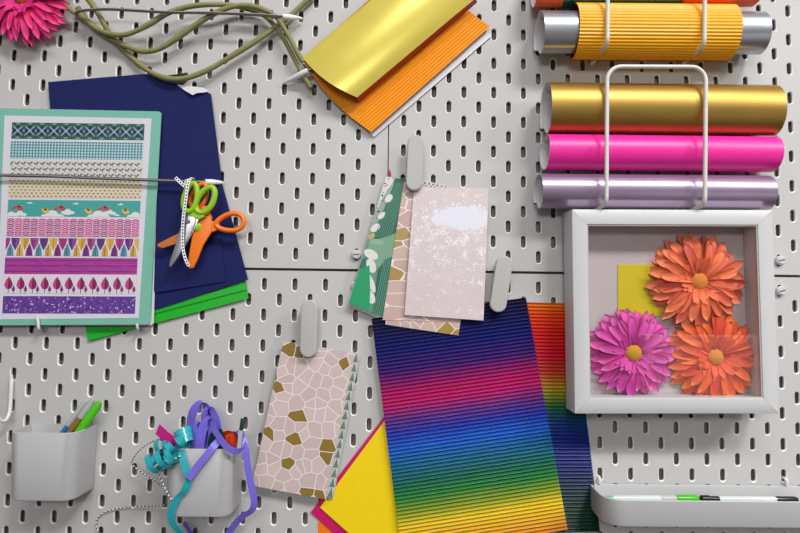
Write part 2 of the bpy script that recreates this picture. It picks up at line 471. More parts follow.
def pegboard(label, u0, u1, r0, r1, zoff, screws):
    """board from lattice line u0..u1 (20 mm) and rows r0..r1 downwards; holes where u+r is even and strictly inside"""
    G = 0.7
    x0, x1 = u0 * 20 + G, u1 * 20 - G
    z1, z0 = -r0 * 20 + zoff - (1.9 if r0 == 0 else 0), -r1 * 20 + zoff + (1.2 if r1 == 0 else 0)
    V, Fc, fm = [], [], {}
    idx = {}
    def vid(x, y, z):
        k = (round(x, 3), round(y, 3), round(z, 3))
        if k not in idx:
            idx[k] = len(V); V.append(Vector((x, y, z)) * MM)
        return idx[k]
    def clampx(x): return min(max(x, x0), x1)
    def clampz(z): return min(max(z, z0), z1)
    for r in range(r0, r1 + 1):
        zt = clampz(-r * 20 + zoff + 10); zb = clampz(-r * 20 + zoff - 10)
        if zt - zb < 0.01: continue
        for u in range(u0 - 1, u1 + 2):
            if (u + r) % 2: continue
            xa, xb, xm = clampx(u * 20 - 20), clampx(u * 20 + 20), u * 20
            if xb - xa < 0.01: continue
            hole = u0 < u < u1 and r0 < r < r1
            if not hole:
                xs = sorted({xa, xb, clampx(xm)})
                top = [vid(x, 0, zt) for x in xs]; bot = [vid(x, 0, zb) for x in xs]
                Fc.append(tuple(bot + top[::-1]))
                bt = [vid(x, 3.6, zt) for x in xs]; bb = [vid(x, 3.6, zb) for x in xs]
                Fc.append(tuple(bb[::-1] + bt))
                continue
            cz = -r * 20 + zoff
            loops = []
            for hw, hh, y in ((4.45, 9.2, 0.0), (4.05, 8.8, 0.12), (3.6, 8.35, 0.55), (3.2, 7.95, 1.1), (3.15, 7.9, 3.6)):
                loops.append([vid(x, y, z) for x, z in slot(xm, cz, hw, hh)])
            n = len(loops[0])
            for li, (a, b) in enumerate(zip(loops, loops[1:])):
                for k in range(n):
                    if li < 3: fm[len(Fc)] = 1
                    Fc.append((a[k], b[k], b[(k + 1) % n], a[(k + 1) % n]))
            for y, lp, flip in ((0, loops[0], False), (3.6, loops[4], True)):
                # slot vertices: 0..6 upper arc (right to left), 7..13 lower arc (left to right)
                tr, tm, tl = vid(xb, y, zt), vid(xm, y, zt), vid(xa, y, zt)
                bl, bmid, br = vid(xa, y, zb), vid(xm, y, zb), vid(xb, y, zb)
                fs = [(br, tr, lp[0], lp[13]), (tr, tm, lp[3], lp[2], lp[1], lp[0]), (tm, tl, lp[6], lp[5], lp[4], lp[3]),
                      (tl, bl, lp[7], lp[6]), (bl, bmid, lp[10], lp[9], lp[8], lp[7]), (bmid, br, lp[13], lp[12], lp[11], lp[10])]
                Fc += [f[::-1] if flip else f for f in fs]
    # outer sides
    for (xa, za, xb, zb) in ((x0, z0, x1, z0), (x1, z0, x1, z1), (x1, z1, x0, z1), (x0, z1, x0, z0)):
        Fc.append((vid(xa, 0, za), vid(xb, 0, zb), vid(xb, 3.6, zb), vid(xa, 3.6, za)))
    # a lip bent back along the edges that meet the seam
    root = thing('pegboard', Vector(((x0 + x1) / 2, 2.5, z0)) * MM, label, 'pegboard', 'white slotted pegboards')
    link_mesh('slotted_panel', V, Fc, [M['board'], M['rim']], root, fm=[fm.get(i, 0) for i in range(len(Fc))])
    for (u, r) in screws:
        c = Vector((u * 20, 0, -r * 20 + zoff)) * MM
        bm = bmesh.new()
        V2, F2 = lathe_pts(c + Vector((0, 0.004, 0)), c + Vector((0, -0.0055, 0)), [(0, 2.2), (0.42, 2.2), (0.43, 6.3), (0.75, 6.4), (0.88, 5.9), (0.9, 4.9), (1.0, 4.6)], 20)
        s = link_mesh('screw', V2, F2, M['framewhite'], root, autos=40); s['label'] = 'round white slotted screw cap'
        a = math.radians(random.uniform(-20, 20))
        bm = bmesh.new(); box_bm(bm, c + Vector((0, -0.0055, 0)), (0.008, 0.0006, 0.0012), rot=Matrix.Rotation(a, 3, 'Y'))
        from_bm('screw_slot', bm, M['penblack'], s)
    return root
pegboard('upper left white slotted pegboard behind the flower stems and navy sheet', -27, 1, -26, 0, -0.4, [(-1, -1)])
pegboard('upper right white slotted pegboard behind the paper rolls', 1, 29, -26, 0, -0.4, [(27, -1)])
pegboard('lower left white slotted pegboard behind the two white cups', -27, 1, 0, 26, -0.7, [(-1, 1)])
pegboard('lower right white slotted pegboard behind the box frame and tray', 1, 29, 0, 26, -0.7, [(27, 1)])

# ------------------------------------------------------------------ paper rolls in wire holders
def roll(name, label, pl, pr, ry, rd, d, mat, inner, turns=1.25, skew=0.0, th=0.5, rootlabel=True, ridges=0, ramp=0.0, parent=None, group='rolled papers in the wire holders', cat='paper roll', start=0.0, shrink=0.10, partname='paper'):
    """spiral wound sheet between two image points at distance d; ry, rd = half height and half depth in mm"""
    a, b = P(pl[0], pl[1], d), P(pr[0], pr[1], d)
    a.x = P(pl[0], pl[1], d + 0.55 * rd).x; b.x = P(pr[0], pr[1], d + 0.9 * rd).x
    ax = (b - a); t = ax.normalized(); up = Vector((0, 0, 1)); up = (up - t * up.dot(t)).normalized(); fw = Vector((0, -1, 0))
    seg = 56 if not ridges else ridges * 8
    n = int(seg * turns)
    V, U, Fc, fm = [], [], [], []
    NX = 6
    for layer in (0, 1):
        for i in range(n + 1):
            w = start + 2 * PI * i / seg                    # from the top outwards over the front
            q = i / seg
            k = 1.0 - shrink * max(0.0, q) - (th / ry if layer else 0)
            if ridges and not layer: k += 0.016 * math.cos(2 * PI * i / 8)
            rr = fw * (math.sin(w) * rd * k * MM) + up * (math.cos(w) * ry * k * MM)
            e0 = skew * MM * (i / n - 0.5); 
            for j in range(NX + 1):
                s = j / NX
                V.append(a + ax * s + t * e0 + rr); U.append((s, i / n))
    m = (n + 1) * (NX + 1)
    def id(i, j, k): return k * m + i * (NX + 1) + j
    for i in range(n):
        for j in range(NX):
            Fc.append((id(i, j, 0), id(i + 1, j, 0), id(i + 1, j + 1, 0), id(i, j + 1, 0))); fm.append(0)
            Fc.append((id(i, j, 1), id(i, j + 1, 1), id(i + 1, j + 1, 1), id(i + 1, j, 1))); fm.append(1)
        for j in (0, NX):
            Fc.append((id(i, j, 0), id(i + 1, j, 0), id(i + 1, j, 1), id(i, j, 1))); fm.append(1)
    for i in (0, n):
        for j in range(NX):
            Fc.append((id(i, j, 0), id(i, j + 1, 0), id(i, j + 1, 1), id(i, j, 1))); fm.append(1)
    o = link_mesh(name, V, Fc, [mat, inner], parent, uvs=U, fm=fm, autos=50)
    if parent is None: tag(o, label, cat, group)
    return o
roll('paper_roll', 'roll of gold foil paper, topmost of the three rolls above the box frame', (550, 108.5), (787, 111.5), 34.5, 27.5, 30, M['gold'], M['whitepaper'], start=4.1, skew=5)
roll('paper_roll', 'roll of hot pink paper between the gold and lilac rolls', (548, 152.5), (784, 155.0), 24.3, 23, 27, M['pinkroll'], M['whitepaper'], start=4.0, skew=-6)
roll('paper_roll', 'roll of lilac metallic paper, lowest of the three rolls above the box frame', (541.5, 191.5), (778, 193.5), 23.5, 23, 27, M['lilac'], M['whitepaper'], start=4.2, skew=4)
roll('paper_roll', 'silver metallic paper roll passing through the yellow corrugated roll', (543, 33.0), (772, 34.0), 28.5, 25, 30, M['silver'], M['whitepaper'], start=4.2, skew=6)
roll('corrugated_card_roll', 'yellow corrugated card rolled around the silver paper roll', (577.5, 31.5), (742.5, 33.0), 35.8, 27.0, 30, M['corryellow'], M['redliner'], start=3.5, turns=1.04, ridges=50, th=1.0, shrink=0.03, skew=-3, cat='card roll')
roll('paper_roll', 'orange paper roll at the top edge, both its ends showing', (538, -14.5), (766, -14.5), 27, 24, 30, M['tangerine'], M['whitepaper'], start=2.6, skew=4)
roll('paper_roll', 'dark green paper wrapped round the orange roll at the top edge', (565, -15.0), (688, -14.5), 28.4, 25.6, 30, M['bottle'], M['whitepaper'], turns=1.05, start=2.7, skew=2, shrink=0.02, th=0.4)

def holder(dy, label):
    """bent white wire loop standing in front of the rolls, its two arms running back into the board"""
    wd = 60
    def q(x, y, d=wd): return P(x, y + dy, d)
    A = []
    base_l, base_r = q(606.5, 204), q(705, 205)
    tl, tr = q(607, 66.5), q(705.5, 67)
    def w(p, y): return Vector((p.x, y * -MM, p.z))
    rc = 0.018
    pts = []
    def arc(c, a0, a1, ax, ay, r, n=8):
        return [c + ax * (math.cos(lerp(a0, a1, k / n)) * r) + ay * (math.sin(lerp(a0, a1, k / n)) * r) for k in range(n + 1)]
    X = (tr - tl).normalized(); Z = Vector((0, 0, 1)); Y = Vector((0, 1, 0))
    rb = 0.010
    down = lambda p: p
    pts.append(Vector((base_l.x, 0.004, base_l.z)))
    pts += arc(Vector((base_l.x, base_l.y + rb, base_l.z + rb)), -PI / 2, -PI, Y, Z, rb) if False else []
    pts += [Vector((base_l.x, base_l.y + rb * (1 - math.sin(a)), base_l.z + rb * (1 - math.cos(a)))) for a in [PI / 2 * k / 6 for k in range(7)]]
    pts += arc(tl + X * rc - Z * rc, PI, PI / 2, X, Z, rc)
    pts += arc(tr - X * rc - Z * rc, PI / 2, 0, X, Z, rc)
    pts += [Vector((base_r.x, base_r.y + rb * (1 - math.sin(a)), base_r.z + rb * (1 - math.cos(a)))) for a in [PI / 2 * (6 - k) / 6 for k in range(7)]]
    pts.append(Vector((base_r.x, 0.004, base_r.z)))
    c = (base_l + base_r) / 2; c.y = 0
    root = thing('wire_roll_holder', c, label, 'wire holder', 'white wire roll holders')
    tube('wire_loop', pts, 2.6, M['whitewire'], root, seg=12)
    return root
h1 = holder(0, 'white wire holder looped over the gold, pink and lilac rolls')
off = P(607.5, 43.5, 60) - P(606.5, 203, 60)
h2 = dup(h1, h1.location + off, 'white wire holder running up past the yellow corrugated roll')

# ------------------------------------------------------------------ box frame with flowers
FD = 50.0; FB = 14.0
fc = [P(573, 210.3, FD), P(776.3, 210.3, FD), P(776, 413.3, FD), P(572.8, 412.6, FD)]
fcen = (fc[0] + fc[1] + fc[2] + fc[3]) / 4
ang = ((fc[1] - fc[0]).normalized() + (fc[2] - fc[3]).normalized()); ang = math.atan2(ang.z, ang.x)
side = ((fc[1] - fc[0]).length + (fc[2] - fc[3]).length + (fc[3] - fc[0]).length + (fc[2] - fc[1]).length) / 4
FX = Vector((math.cos(ang), 0, math.sin(ang))); FZ = Vector((-math.sin(ang), 0, math.cos(ang)))
def fp(x, z, d): return Vector((fcen.x, -d * MM, fcen.z)) + FX * (x * MM) + FZ * (z * MM)
hs = side / MM / 2; mw = 18.5
froot = thing('box_frame', fp(0, -hs, FB), 'square white box frame with three gerberas under glass', 'picture frame')
prof = [(0, FB), (0, FD - 0.5), (0.15, FD - 0.15), (0.5, FD), (mw - 0.5, FD), (mw - 0.15, FD - 0.15), (mw, FD - 0.5), (mw, 20.0), (mw - 6, 20.0), (mw - 6, FB)]
for k, (sx, sz) in enumerate(((0, 1), (1, 0), (0, -1), (-1, 0))):
    V, Fc = [], []
    for e in (-1, 1):
        for (m_, d) in prof:
            r = hs - m_; tt = e * (r - 0.12)
            if sx == 0: V.append(fp(tt, sz * r, d))
            else: V.append(fp(sx * r, tt, d))
    n = len(prof)
    for i in range(n): Fc.append((i, (i + 1) % n, n + (i + 1) % n, n + i))
    Fc.append(tuple(range(n))); Fc.append(tuple(range(n, 2 * n)))
    link_mesh('frame_rail', V, Fc, M['framewhite'], froot, autos=30)
def fbox(name, x0, x1, z0, z1, d0, d1, mat, par):
    V = [fp(x, z, d) for d in (d0, d1) for x, z in ((x0, z0), (x1, z0), (x1, z1), (x0, z1))]
    return link_mesh(name, V, [(0, 1, 2, 3), (4, 5, 6, 7), (0, 1, 5, 4), (1, 2, 6, 5), (2, 3, 7, 6), (3, 0, 4, 7)], mat, par)
ih = hs - mw
fbox('backing_board', -ih - 4, ih + 4, -ih - 4, ih + 4, 15.5, 18.5, M['mountboard'], froot)
g = fbox('glass', -ih - 0.0, ih + 0.0, -ih, ih, FD - 4.0, FD - 2.5, M['glass'], froot); g['label'] = 'clear glass pane'
# thin white inner lip that holds the glass
V, Fc = [], []
for d, r in ((FD - 1.2, ih), (FD - 1.2, ih - 1.6), (FD - 2.4, ih - 1.6), (FD - 2.4, ih)):
    for x, z in ((-r, -r), (r, -r), (r, r), (-r, r)): V.append(fp(x, z, d))
for L in range(4):
    for k in range(4):
        Fc.append((L * 4 + k, L * 4 + (k + 1) % 4, ((L + 1) % 4) * 4 + (k + 1) % 4, ((L + 1) % 4) * 4 + k))
link_mesh('inner_lip', V, Fc, M['plastic'], froot)

def petal_mesh(name, L, W, mat, droop=0.0, cup=0.2, point=0.5, seedv=0):
    rnd = random.Random(seedv); nx, ny = 9, 6
    V, U, Fc = [], [], []
    for i in range(nx + 1):
        s = i / nx
        wd = W / 2 * (0.42 + 0.58 * math.sin(min(s / 0.66, 1) * PI / 2)) if s < 0.66 else W / 2 * (1 - ((s - 0.66) / 0.34) ** (2.4 + point)) ** 0.6
        wd = max(wd, W * 0.03)
        for j in range(ny + 1):
            t = j / ny * 2 - 1
            z = cup * W * (abs(t) ** 1.6) * (0.4 + 0.6 * math.sin(s * PI)) + 0.05 * W * math.cos(t * 3 * PI) * math.sin(s * PI)
            z += 0.10 * L * math.sin(s * PI) - droop * L * s * s
            V.append(Vector((s * L, t * wd, z)) * MM); U.append((s, j / ny))
    for i in range(nx):
        for j in range(ny):
            a = i * (ny + 1) + j
            Fc.append((a, a + ny + 1, a + ny + 2, a + 1))
    # give the fabric petal its thickness
    n = len(V)
    V2 = [v + Vector((0, 0, -0.45 * MM)) for v in V]
    F2 = [tuple(reversed([q + n for q in f])) for f in Fc]
    rim = [(i * (ny + 1)) for i in range(nx + 1)] + [nx * (ny + 1) + j for j in range(1, ny + 1)] + [i * (ny + 1) + ny for i in range(nx - 1, -1, -1)] + [j for j in range(ny - 1, 0, -1)]
    F3 = [(rim[k], rim[(k + 1) % len(rim)], rim[(k + 1) % len(rim)] + n, rim[k] + n) for k in range(len(rim))]
    me = bpy.data.meshes.new(name); me.from_pydata(V + V2, [], Fc + F2 + F3)
    me.materials.append(mat)
    ul = me.uv_layers.new(name='UVMap'); UU = U + U
    for lp in me.loops: ul.data[lp.index].uv = UU[lp.vertex_index]
    me.polygons.foreach_set('use_smooth', [True] * len(me.polygons)); me.update()
    return me

def gerbera(label, cpx, d, rpx, pmat, dmat, rot, rings, disc_r, group=None, tilt=(0, 0), ruff=True):
    rad = rpx * SCALE(d + 8)
    c = P(cpx[0], cpx[1], d)
    root = thing('gerbera', c, label, 'flower', group, (PI / 2 + tilt[0], tilt[1], 0))
    rnd = random.Random(rot * 100)
    k0 = 0
    for ri, (n, rr, tl, z, wf, dr) in enumerate(rings):
        meshes = [petal_mesh('petal', rad * rr * (1, 0.94, 0.97)[v], rad * wf, pmat, dr + 0.03 * v, 0.16 + 0.05 * v, 0.3 + 0.5 * v, v + ri) for v in range(3)]
        for k in range(n):
            o = bpy.data.objects.new('petal', meshes[rnd.randrange(3)]); COL.objects.link(o); o.parent = root
            ph = 2 * PI * (k + 0.5 * (ri % 2)) / n + rot + rnd.uniform(-0.08, 0.08)
            o.rotation_mode = 'XYZ'
            o.rotation_euler = (rnd.uniform(-0.28, 0.28), -math.radians(tl + rnd.uniform(-4, 4)), ph)
            o.location = Vector((math.cos(ph) * 2.5, math.sin(ph) * 2.5, z + rnd.uniform(-0.3, 0.3))) * MM
    # ruff of short crinkled florets around the eye
    if ruff:
        V, U, Fc = [], [], []
        for k in range(44):
            ph = 2 * PI * k / 44 + rnd.uniform(-0.1, 0.1); L = rad * rnd.uniform(0.22, 0.40); W = rad * 0.09; e = math.radians(rnd.uniform(26, 55))
            ca, sa = math.cos(ph), math.sin(ph); b0 = len(V)
            for i in range(5):
                s = i / 4; x = disc_r * 0.7 + L * s * math.cos(e * (1 - 0.4 * s)); z = rings[-1][3] + 2.2 + L * s * math.sin(e) * (1 - 0.25 * s)
                ww = W / 2 * (0.6 + 0.8 * math.sin(s * PI * 0.8)) * (0.25 if i == 4 else 1)
                for t in (-1, 0, 1):
                    V.append((x * ca - t * ww * sa, x * sa + t * ww * ca, z - (0.6 if t == 0 else 0)))
                    U.append((s * 0.85, 0.5 + t * 0.4))
            for i in range(4):
                for j in range(2):
                    a = b0 + i * 3 + j; Fc.append((a, a + 3, a + 4, a + 1))
        mt = root.rotation_euler.to_matrix()
        o = link_mesh('inner_florets', [c + mt @ (Vector(v) * MM) for v in V], Fc, pmat, root, uvs=U, smooth=True)
    # domed seedy eye
    V, Fc = [], []
    mt = root.rotation_euler.to_matrix(); ns, nr = 24, 7
    zt = rings[-1][3]
    for i in range(nr + 1):
        a = PI / 2 * i / nr; rr = disc_r * math.cos(a) * (1.0); zz = zt + 1.0 + disc_r * 0.62 * math.sin(a)
        for k in range(ns):
            jit = 1 + 0.05 * (((i + k) % 2) * 2 - 1)
            V.append(c + mt @ (Vector((rr * jit * math.cos(2 * PI * k / ns), rr * jit * math.sin(2 * PI * k / ns), zz)) * MM))
    for i in range(nr):
        for k in range(ns):
            Fc.append((i * ns + k, i * ns + (k + 1) % ns, (i + 1) * ns + (k + 1) % ns, (i + 1) * ns + k))
    Fc.append(tuple(range(ns)))
    link_mesh('flower_centre', V, Fc, dmat, root, smooth=True)
    # the plastic cup under the petals
    lathe('calyx', c + Vector((0, 0.0035, 0)), c + mt @ Vector((0, 0, 0.003)), [(0, 5), (0.5, 8), (1, 7)], M['stem'], root)
    return root
RG = [(24, 1.0, 0, 0.5, 0.215, 0.06), (22, 0.95, 6, 2.2, 0.205, 0.06), (18, 0.80, 12, 4.0, 0.185, 0.08)]
gerbera('coral gerbera inside the box frame, highest of the three flowers', (696, 281.5), 24.5, 50.5, M['petalcoral'], M['disccoral'], 0.3, RG, 12.5, 'gerberas in the box frame')
gerbera('magenta gerbera inside the box frame with yellow eye', (631, 352.5), 24.5, 45.5, M['petalmagenta'], M['discyellow'], 0.55, [(r[0], r[1], r[2] - 1, r[3], r[4], r[5]) for r in RG], 12, 'gerberas in the box frame')
gerbera('orange gerbera in the lower right corner of the box frame', (712, 356.5), 22.0, 48.5, M['petalorange'], M['disccoral'], 0.1, RG, 12, 'gerberas in the box frame')
bm = bmesh.new()
yc = [P(618, 264.5, 19.5), P(668, 264.5, 19.5), P(668, 316, 19.5), P(618, 316, 19.5)]
o = prism('yellow_card', yc, 0.8, M['yellowcard']); tag(o, 'plain yellow card behind the flowers inside the box frame', 'card')

# ------------------------------------------------------------------ pink flower and stems, top left
g = gerbera('hot pink gerbera in the top left corner', (25, 0), 20, 45.5, M['petalpink'], M['discbrown'], 0.2,
        [(28, 1.0, -1, 0.5, 0.165, 0.05), (26, 0.95, 4, 2.2, 0.16, 0.05), (22, 0.78, 9, 4.0, 0.14, 0.06)], 11, tilt=(0.0, 0.0))
def stem(label, pts, r=3.6, parent=None):
    q = catmull([P(*p) for p in pts], 8)
    o = tube('flower_stem', q, r, M['stem'], parent, seg=10, rfun=lambda t: 1 + 0.10 * math.sin(t * 37) * math.sin(t * 11) - 0.08 * t)
    if parent is None: tag(o, label, 'flower stem', 'olive green artificial flower stems')
    return o
stem('olive stem of the pink flower, upper one of the two wavy stems', [(40, -2, 16), (62, 4, 16), (75, 13, 16), (86, 20, 15), (97, 29, 15), (112, 34.5, 18), (128, 34, 20), (148, 25, 21), (168, 13, 22), (190, 6.5, 22), (212, 4.5, 20), (236, 6, 13), (262, 14, 9), (280, 33, 11), (294, 58, 12), (303, 75, 12), (311, 88, 10)], 3.5)
stem('olive stem running in a long low wave below the upper stem', [(78, 8, 6), (88, 22, 8), (101, 33, 8), (116, 41, 10), (128, 47, 12), (144, 51.5, 13), (160, 48.5, 15), (180, 36, 17), (200, 22, 20), (222, 10, 23), (242, 5.5, 23), (260, 8.5, 22), (276, 17, 20), (288, 35, 20), (297, 52, 19), (303, 62, 16)], 3.6)
stem('olive stem dipping lowest, crossing up to the top edge', [(82, -8, 20), (92, 4, 19), (103, 22, 15), (113, 40, 5.5), (130, 56, 6), (147, 70, 10), (165, 78, 14), (184, 78.5, 14), (208, 70, 14), (235, 54, 13), (262, 37, 13), (285, 20, 8), (300, 7, 8), (316, -8, 8)], 3.7)

# ------------------------------------------------------------------ elastic cords with white tips
def cord(label, pts, tip, r=2.0):
    q = catmull([P(*p) for p in pts], 8)
    root = thing('elastic_cord', q[0], label, 'elastic cord', 'grey speckled elastic cords with white tips')
    tube('cord', q, r, M['cord'], root, seg=10)
    a, b = P(*tip[0]), P(*tip[1])
    lathe('cord_tip', a, b, [(0, 2.9), (0.03, 3.6), (0.35, 3.9), (0.75, 2.7), (0.95, 1.4), (1.0, 0.6)], M['tip'], root)
    return root
cord('grey elastic cord across the flower stems at the top', [(75, 14, 4), (77, 12.5, 22), (83, 10.5, 27), (110, 9.2, 26), (165, 12.2, 29.5), (205, 12.8, 27), (240, 14, 26.5), (268, 15.5, 25.5), (284, 16.8, 22)], ((282, 16.6, 22.5), (303, 18.5, 6)))
cord('grey elastic cord stretched across the patterned label pad', [(-14, 175, 21), (40, 175.8, 21), (90, 177.8, 21), (150, 180, 21), (190, 181.4, 20), (208, 182, 18)], ((205, 181.9, 18.5), (224, 182.6, 4)))
cord('elastic cord holding the folded gold card, only its white tip showing', [(306, 71, 18), (318, 66, 17), (345, 48, 16.5), (385, 14, 16.5), (412, -12, 16)], ((308, 70.5, 18), (282, 84, 3)))

# ------------------------------------------------------------------ folded gold / orange corrugated card
def folded_card():
    root = thing('folded_card', P(371, 132, 0), 'folded corrugated card, gold outside and orange ribbed inside', 'card')
    V, U, Fc, fm = [], [], [], []
    L = Vector((119, -103, 0))
    NS, NT = 10, 32
    def gp(t):      # image position and distance across the gold flap
        return (302 + 55 * t - 3.5 * math.sin(PI * t), 57.5 + 40 * t + 3.0 * math.sin(PI * t)), 15 + 14 * math.sin(PI * t * 0.78)
    a = []
    for layer in (0, 1):
        for j in range(NT + 1):
            t = j / NT; (x, y), d = gp(t)
            for i in range(NS + 1):
                s = i / NS
                V.append(P(x + 119 * s, y - 100 * s, d - (0.6 if layer else 0)))
    m = (NS + 1) * (NT + 1)
    for j in range(NT):
        for i in range(NS):
            q = j * (NS + 1) + i
            Fc.append((q, q + 1, q + NS + 2, q + NS + 1)); fm.append(0)
            q += m; Fc.append((q, q + NS + 1, q + NS + 2, q + 1)); fm.append(1)
    for j in range(NT):
        for i in (0, NS):
            q = j * (NS + 1) + i; Fc.append((q, q + NS + 1, q + NS + 1 + m, q + m)); fm.append(2)
    for i in range(NS):
        for j in (0, NT):
            q = j * (NS + 1) + i; Fc.append((q, q + 1, q + 1 + m, q + m)); fm.append(2)
    link_mesh('gold_flap', V, Fc, [M['goldpaper'], M['redliner'], M['whitepaper']], root, fm=fm, autos=50)
    # ribbed orange flap behind it
    V, Fc, fm = [], [], []; NR = 34; NT = NR * 8
    for layer in (0, 1):
        for j in range(NT + 1):
            t = j / NT
            d = 14.4 - 7.5 * math.sin(PI * min(1, t * 1.6) * 0.5) + 4.0 * max(0, t - 0.6)
            rib = 0.75 * math.cos(2 * PI * t * NR) if not layer else -1.4
            x = 302 + 69 * t - 5.0 * math.sin(PI * t); y = 59 + 73 * t + 4.0 * math.sin(PI * t)
            for i in range(NS + 1):
                s = i / NS; V.append(P(x + 119 * s, y - 105.5 * s, d + rib))
    m = (NS + 1) * (NT + 1)
    for j in range(NT):
        for i in range(NS):
            q = j * (NS + 1) + i
            Fc.append((q, q + 1, q + NS + 2, q + NS + 1)); fm.append(0)
            q += m; Fc.append((q, q + NS + 1, q + NS + 2, q + 1)); fm.append(1)
        for i in (0, NS):
            q = j * (NS + 1) + i; Fc.append((q, q + NS + 1, q + NS + 1 + m, q + m)); fm.append(0)
    for i in range(NS):
        for j in (0, NT):
            q = j * (NS + 1) + i; Fc.append((q, q + 1, q + 1 + m, q + m)); fm.append(1)
    px = [(357.2, 97.6), (476.2, -2.4), (477.0, 2.6), (358.0, 103.0)]
    sheet('red_inner_edge', px, [23.0, 23.0, 10.5, 10.5], M['redliner'], root, th=0.5)
    link_mesh('ribbed_flap', V, Fc, [M['correorange'], M['redliner']], root, fm=fm, autos=60)
folded_card()
sheet_o = sheet('white_paper_sheet', [(302, 62), (422, -42), (491.5, 36), (374, 137)], [2.5, 2.5, 2.5, 2.5], M['whitepaper'])
tag(sheet_o, 'white paper sheet showing as a thin strip under the folded gold card', 'paper')

# ------------------------------------------------------------------ navy, green, black sheets
# outline polygon version with a turned-over corner
root = thing('navy_paper_sheet', P(160, 309, 4), 'large navy paper sheet behind the mint label pad, its top corner turned over', 'paper')
pts2 = [(48, 82), (80, 79.3), (112, 76.6), (146, 73.8), (160, 77.5), (180, 84.3), (205, 91), (211, 94), (222, 183), (248, 279.5), (158, 309), (66, 312)]
prism('sheet_face', [P(x, y, 6.4) for x, y in pts2], 0.6, M['navy'], root)
cp = [(176.5, 84.2, 6.9), (184, 85.4, 8.5), (193, 86.4, 10.5), (203, 87.6, 10.5), (209.6, 91.2, 8.0), (204, 92.4, 9.5), (197, 93.0, 11), (192.5, 95.0, 11), (184, 90.0, 9)]
o = prism('turned_corner', [P(*q) for q in cp], 0.5, M['whitepaper'], root); o['label'] = 'white turned-over corner'
o = sheet('navy_paper_sheet', [(120, 188), (218.5, 192), (225, 281.5), (148, 294)], [8.6, 8.0, 8.6, 8.6], M['navy'], nx=8, ny=6, th=0.5, off=lambda u, v: 0.5 * math.sin(u * 5), smooth=True)
tag(o, 'smaller navy paper sheet lying over the large navy sheet behind the scissors', 'paper')
root = thing('green_card_sheet', P(88, 341, 1), 'bright green card sheet sticking out below the navy sheets', 'card')
sheet('card_face', [(84, 318), (245, 276), (248.5, 298.5), (88, 341)], [2.6, 2.6, 3.8, 3.8], M['green'], root, nx=2, ny=2, th=0.7)
sheet('folded_edge', [(120, 316), (246, 283.5), (247, 289.5), (120, 322.5)], [4.6, 4.6, 4.9, 4.9], M['green'], root, nx=2, ny=1, th=0.6)
o = sheet('black_paper_sheet', [(150, 78), (187.5, 72.5), (189, 78), (160, 100)], [3.0] * 4, M['black']); tag(o, 'black paper corner peeking out above the navy sheet', 'paper')

# ------------------------------------------------------------------ printed pattern meshes
class Print:
    """flat inked shapes on a strip given by four image corners at a distance; layers are fractions of a millimetre apart"""
    def __init__(self, px, d):
        self.c = [P(x, y, d) for x, y in px]; self.V = []; self.F = []; self.C = []
        self.w = (self.c[1] - self.c[0]).length / MM; self.h = (self.c[3] - self.c[0]).length / MM
    def poly(self, pts, col, layer=1):
        b = len(self.V); layer = layer + 0.014 * (len(self.F) % 40)
        for x, y in pts:
            x = min(max(x, 0), self.w); y = min(max(y, 0), self.h)
            self.V.append(bil(self.c, x / self.w, y / self.h) + Vector((0, -layer * 0.09 * MM, 0)))
        self.F.append(tuple(range(b, b + len(pts)))); self.C.append(rgb(*col))
    def rect(self, x0, y0, x1, y1, col, layer=1): self.poly([(x0, y0), (x1, y0), (x1, y1), (x0, y1)], col, layer)
    def ell(self, x, y, a, b, col, layer=1, rot=0.0, n=12):
        cr, sr = math.cos(rot), math.sin(rot)
        self.poly([(x + a * math.cos(2 * PI * k / n) * cr - b * math.sin(2 * PI * k / n) * sr, y + a * math.cos(2 * PI * k / n) * sr + b * math.sin(2 * PI * k / n) * cr) for k in range(n)], col, layer)
    def leaf(self, x, y, L, W, rot, col, layer=1):
        cr, sr = math.cos(rot), math.sin(rot)
        sh = [(0, 0), (0.25, -0.4), (0.55, -0.5), (0.85, -0.25), (1, 0), (0.85, 0.25), (0.55, 0.5), (0.25, 0.4)]
        self.poly([(x + a * L * cr - b * W * sr, y + a * L * sr + b * W * cr) for a, b in sh], col, layer)
    def line(self, x0, y0, x1, y1, w, col, layer=1):
        dx, dy = x1 - x0, y1 - y0; l = math.hypot(dx, dy) or 1; nx, ny = -dy / l * w / 2, dx / l * w / 2
        self.poly([(x0 + nx, y0 + ny), (x1 + nx, y1 + ny), (x1 - nx, y1 - ny), (x0 - nx, y0 - ny)], col, layer)
    def done(self, name, parent):
        return link_mesh(name, self.V, self.F, M['print'], parent, cols=self.C)

PD = 14.0
pad = thing('label_pad', P(60, 326, 6), 'mint bordered pad of patterned tape strips under the elastic cord', 'label pad')
def rounded(px, d, rad):
    c = [P(x, y, d) for x, y in px]; out = []
    for k in range(4):
        a, b, e = c[k - 1], c[k], c[(k + 1) % 4]
        u, v = (a - b).normalized() * rad * MM, (e - b).normalized() * rad * MM
        for i in range(6):
            w = i / 5 * PI / 2
            out.append(b + u * (1 - math.sin(w)) + v * (1 - math.cos(w)))
    return out
padpx = [(-30, 107.5), (161.5, 111.5), (149.5, 324.5), (-42, 325.5)]
prism('mint_cover', rounded(padpx, PD - 0.6, 4), 0.8, M['mint'], pad)
for k, (dx, dy, dd, m) in enumerate(((0.5, 1.2, 1.5, 'whitepaper'), (1.6, 0.2, 2.4, 'mint'), (3.0, 2.0, 3.3, 'whitepaper'), (2.2, 3.2, 4.2, 'pinktrim'), (4.2, 1.0, 4.6, 'lavpaper'))):
    px = [(-30, 110), (158.5 + dx * 0.3, 113), (149.5 + dx, 324 + dy * 0.6), (-40, 325)]
    prism('under_page', rounded(px, PD - 0.6 - dd, 3), 0.5, M[m], pad)
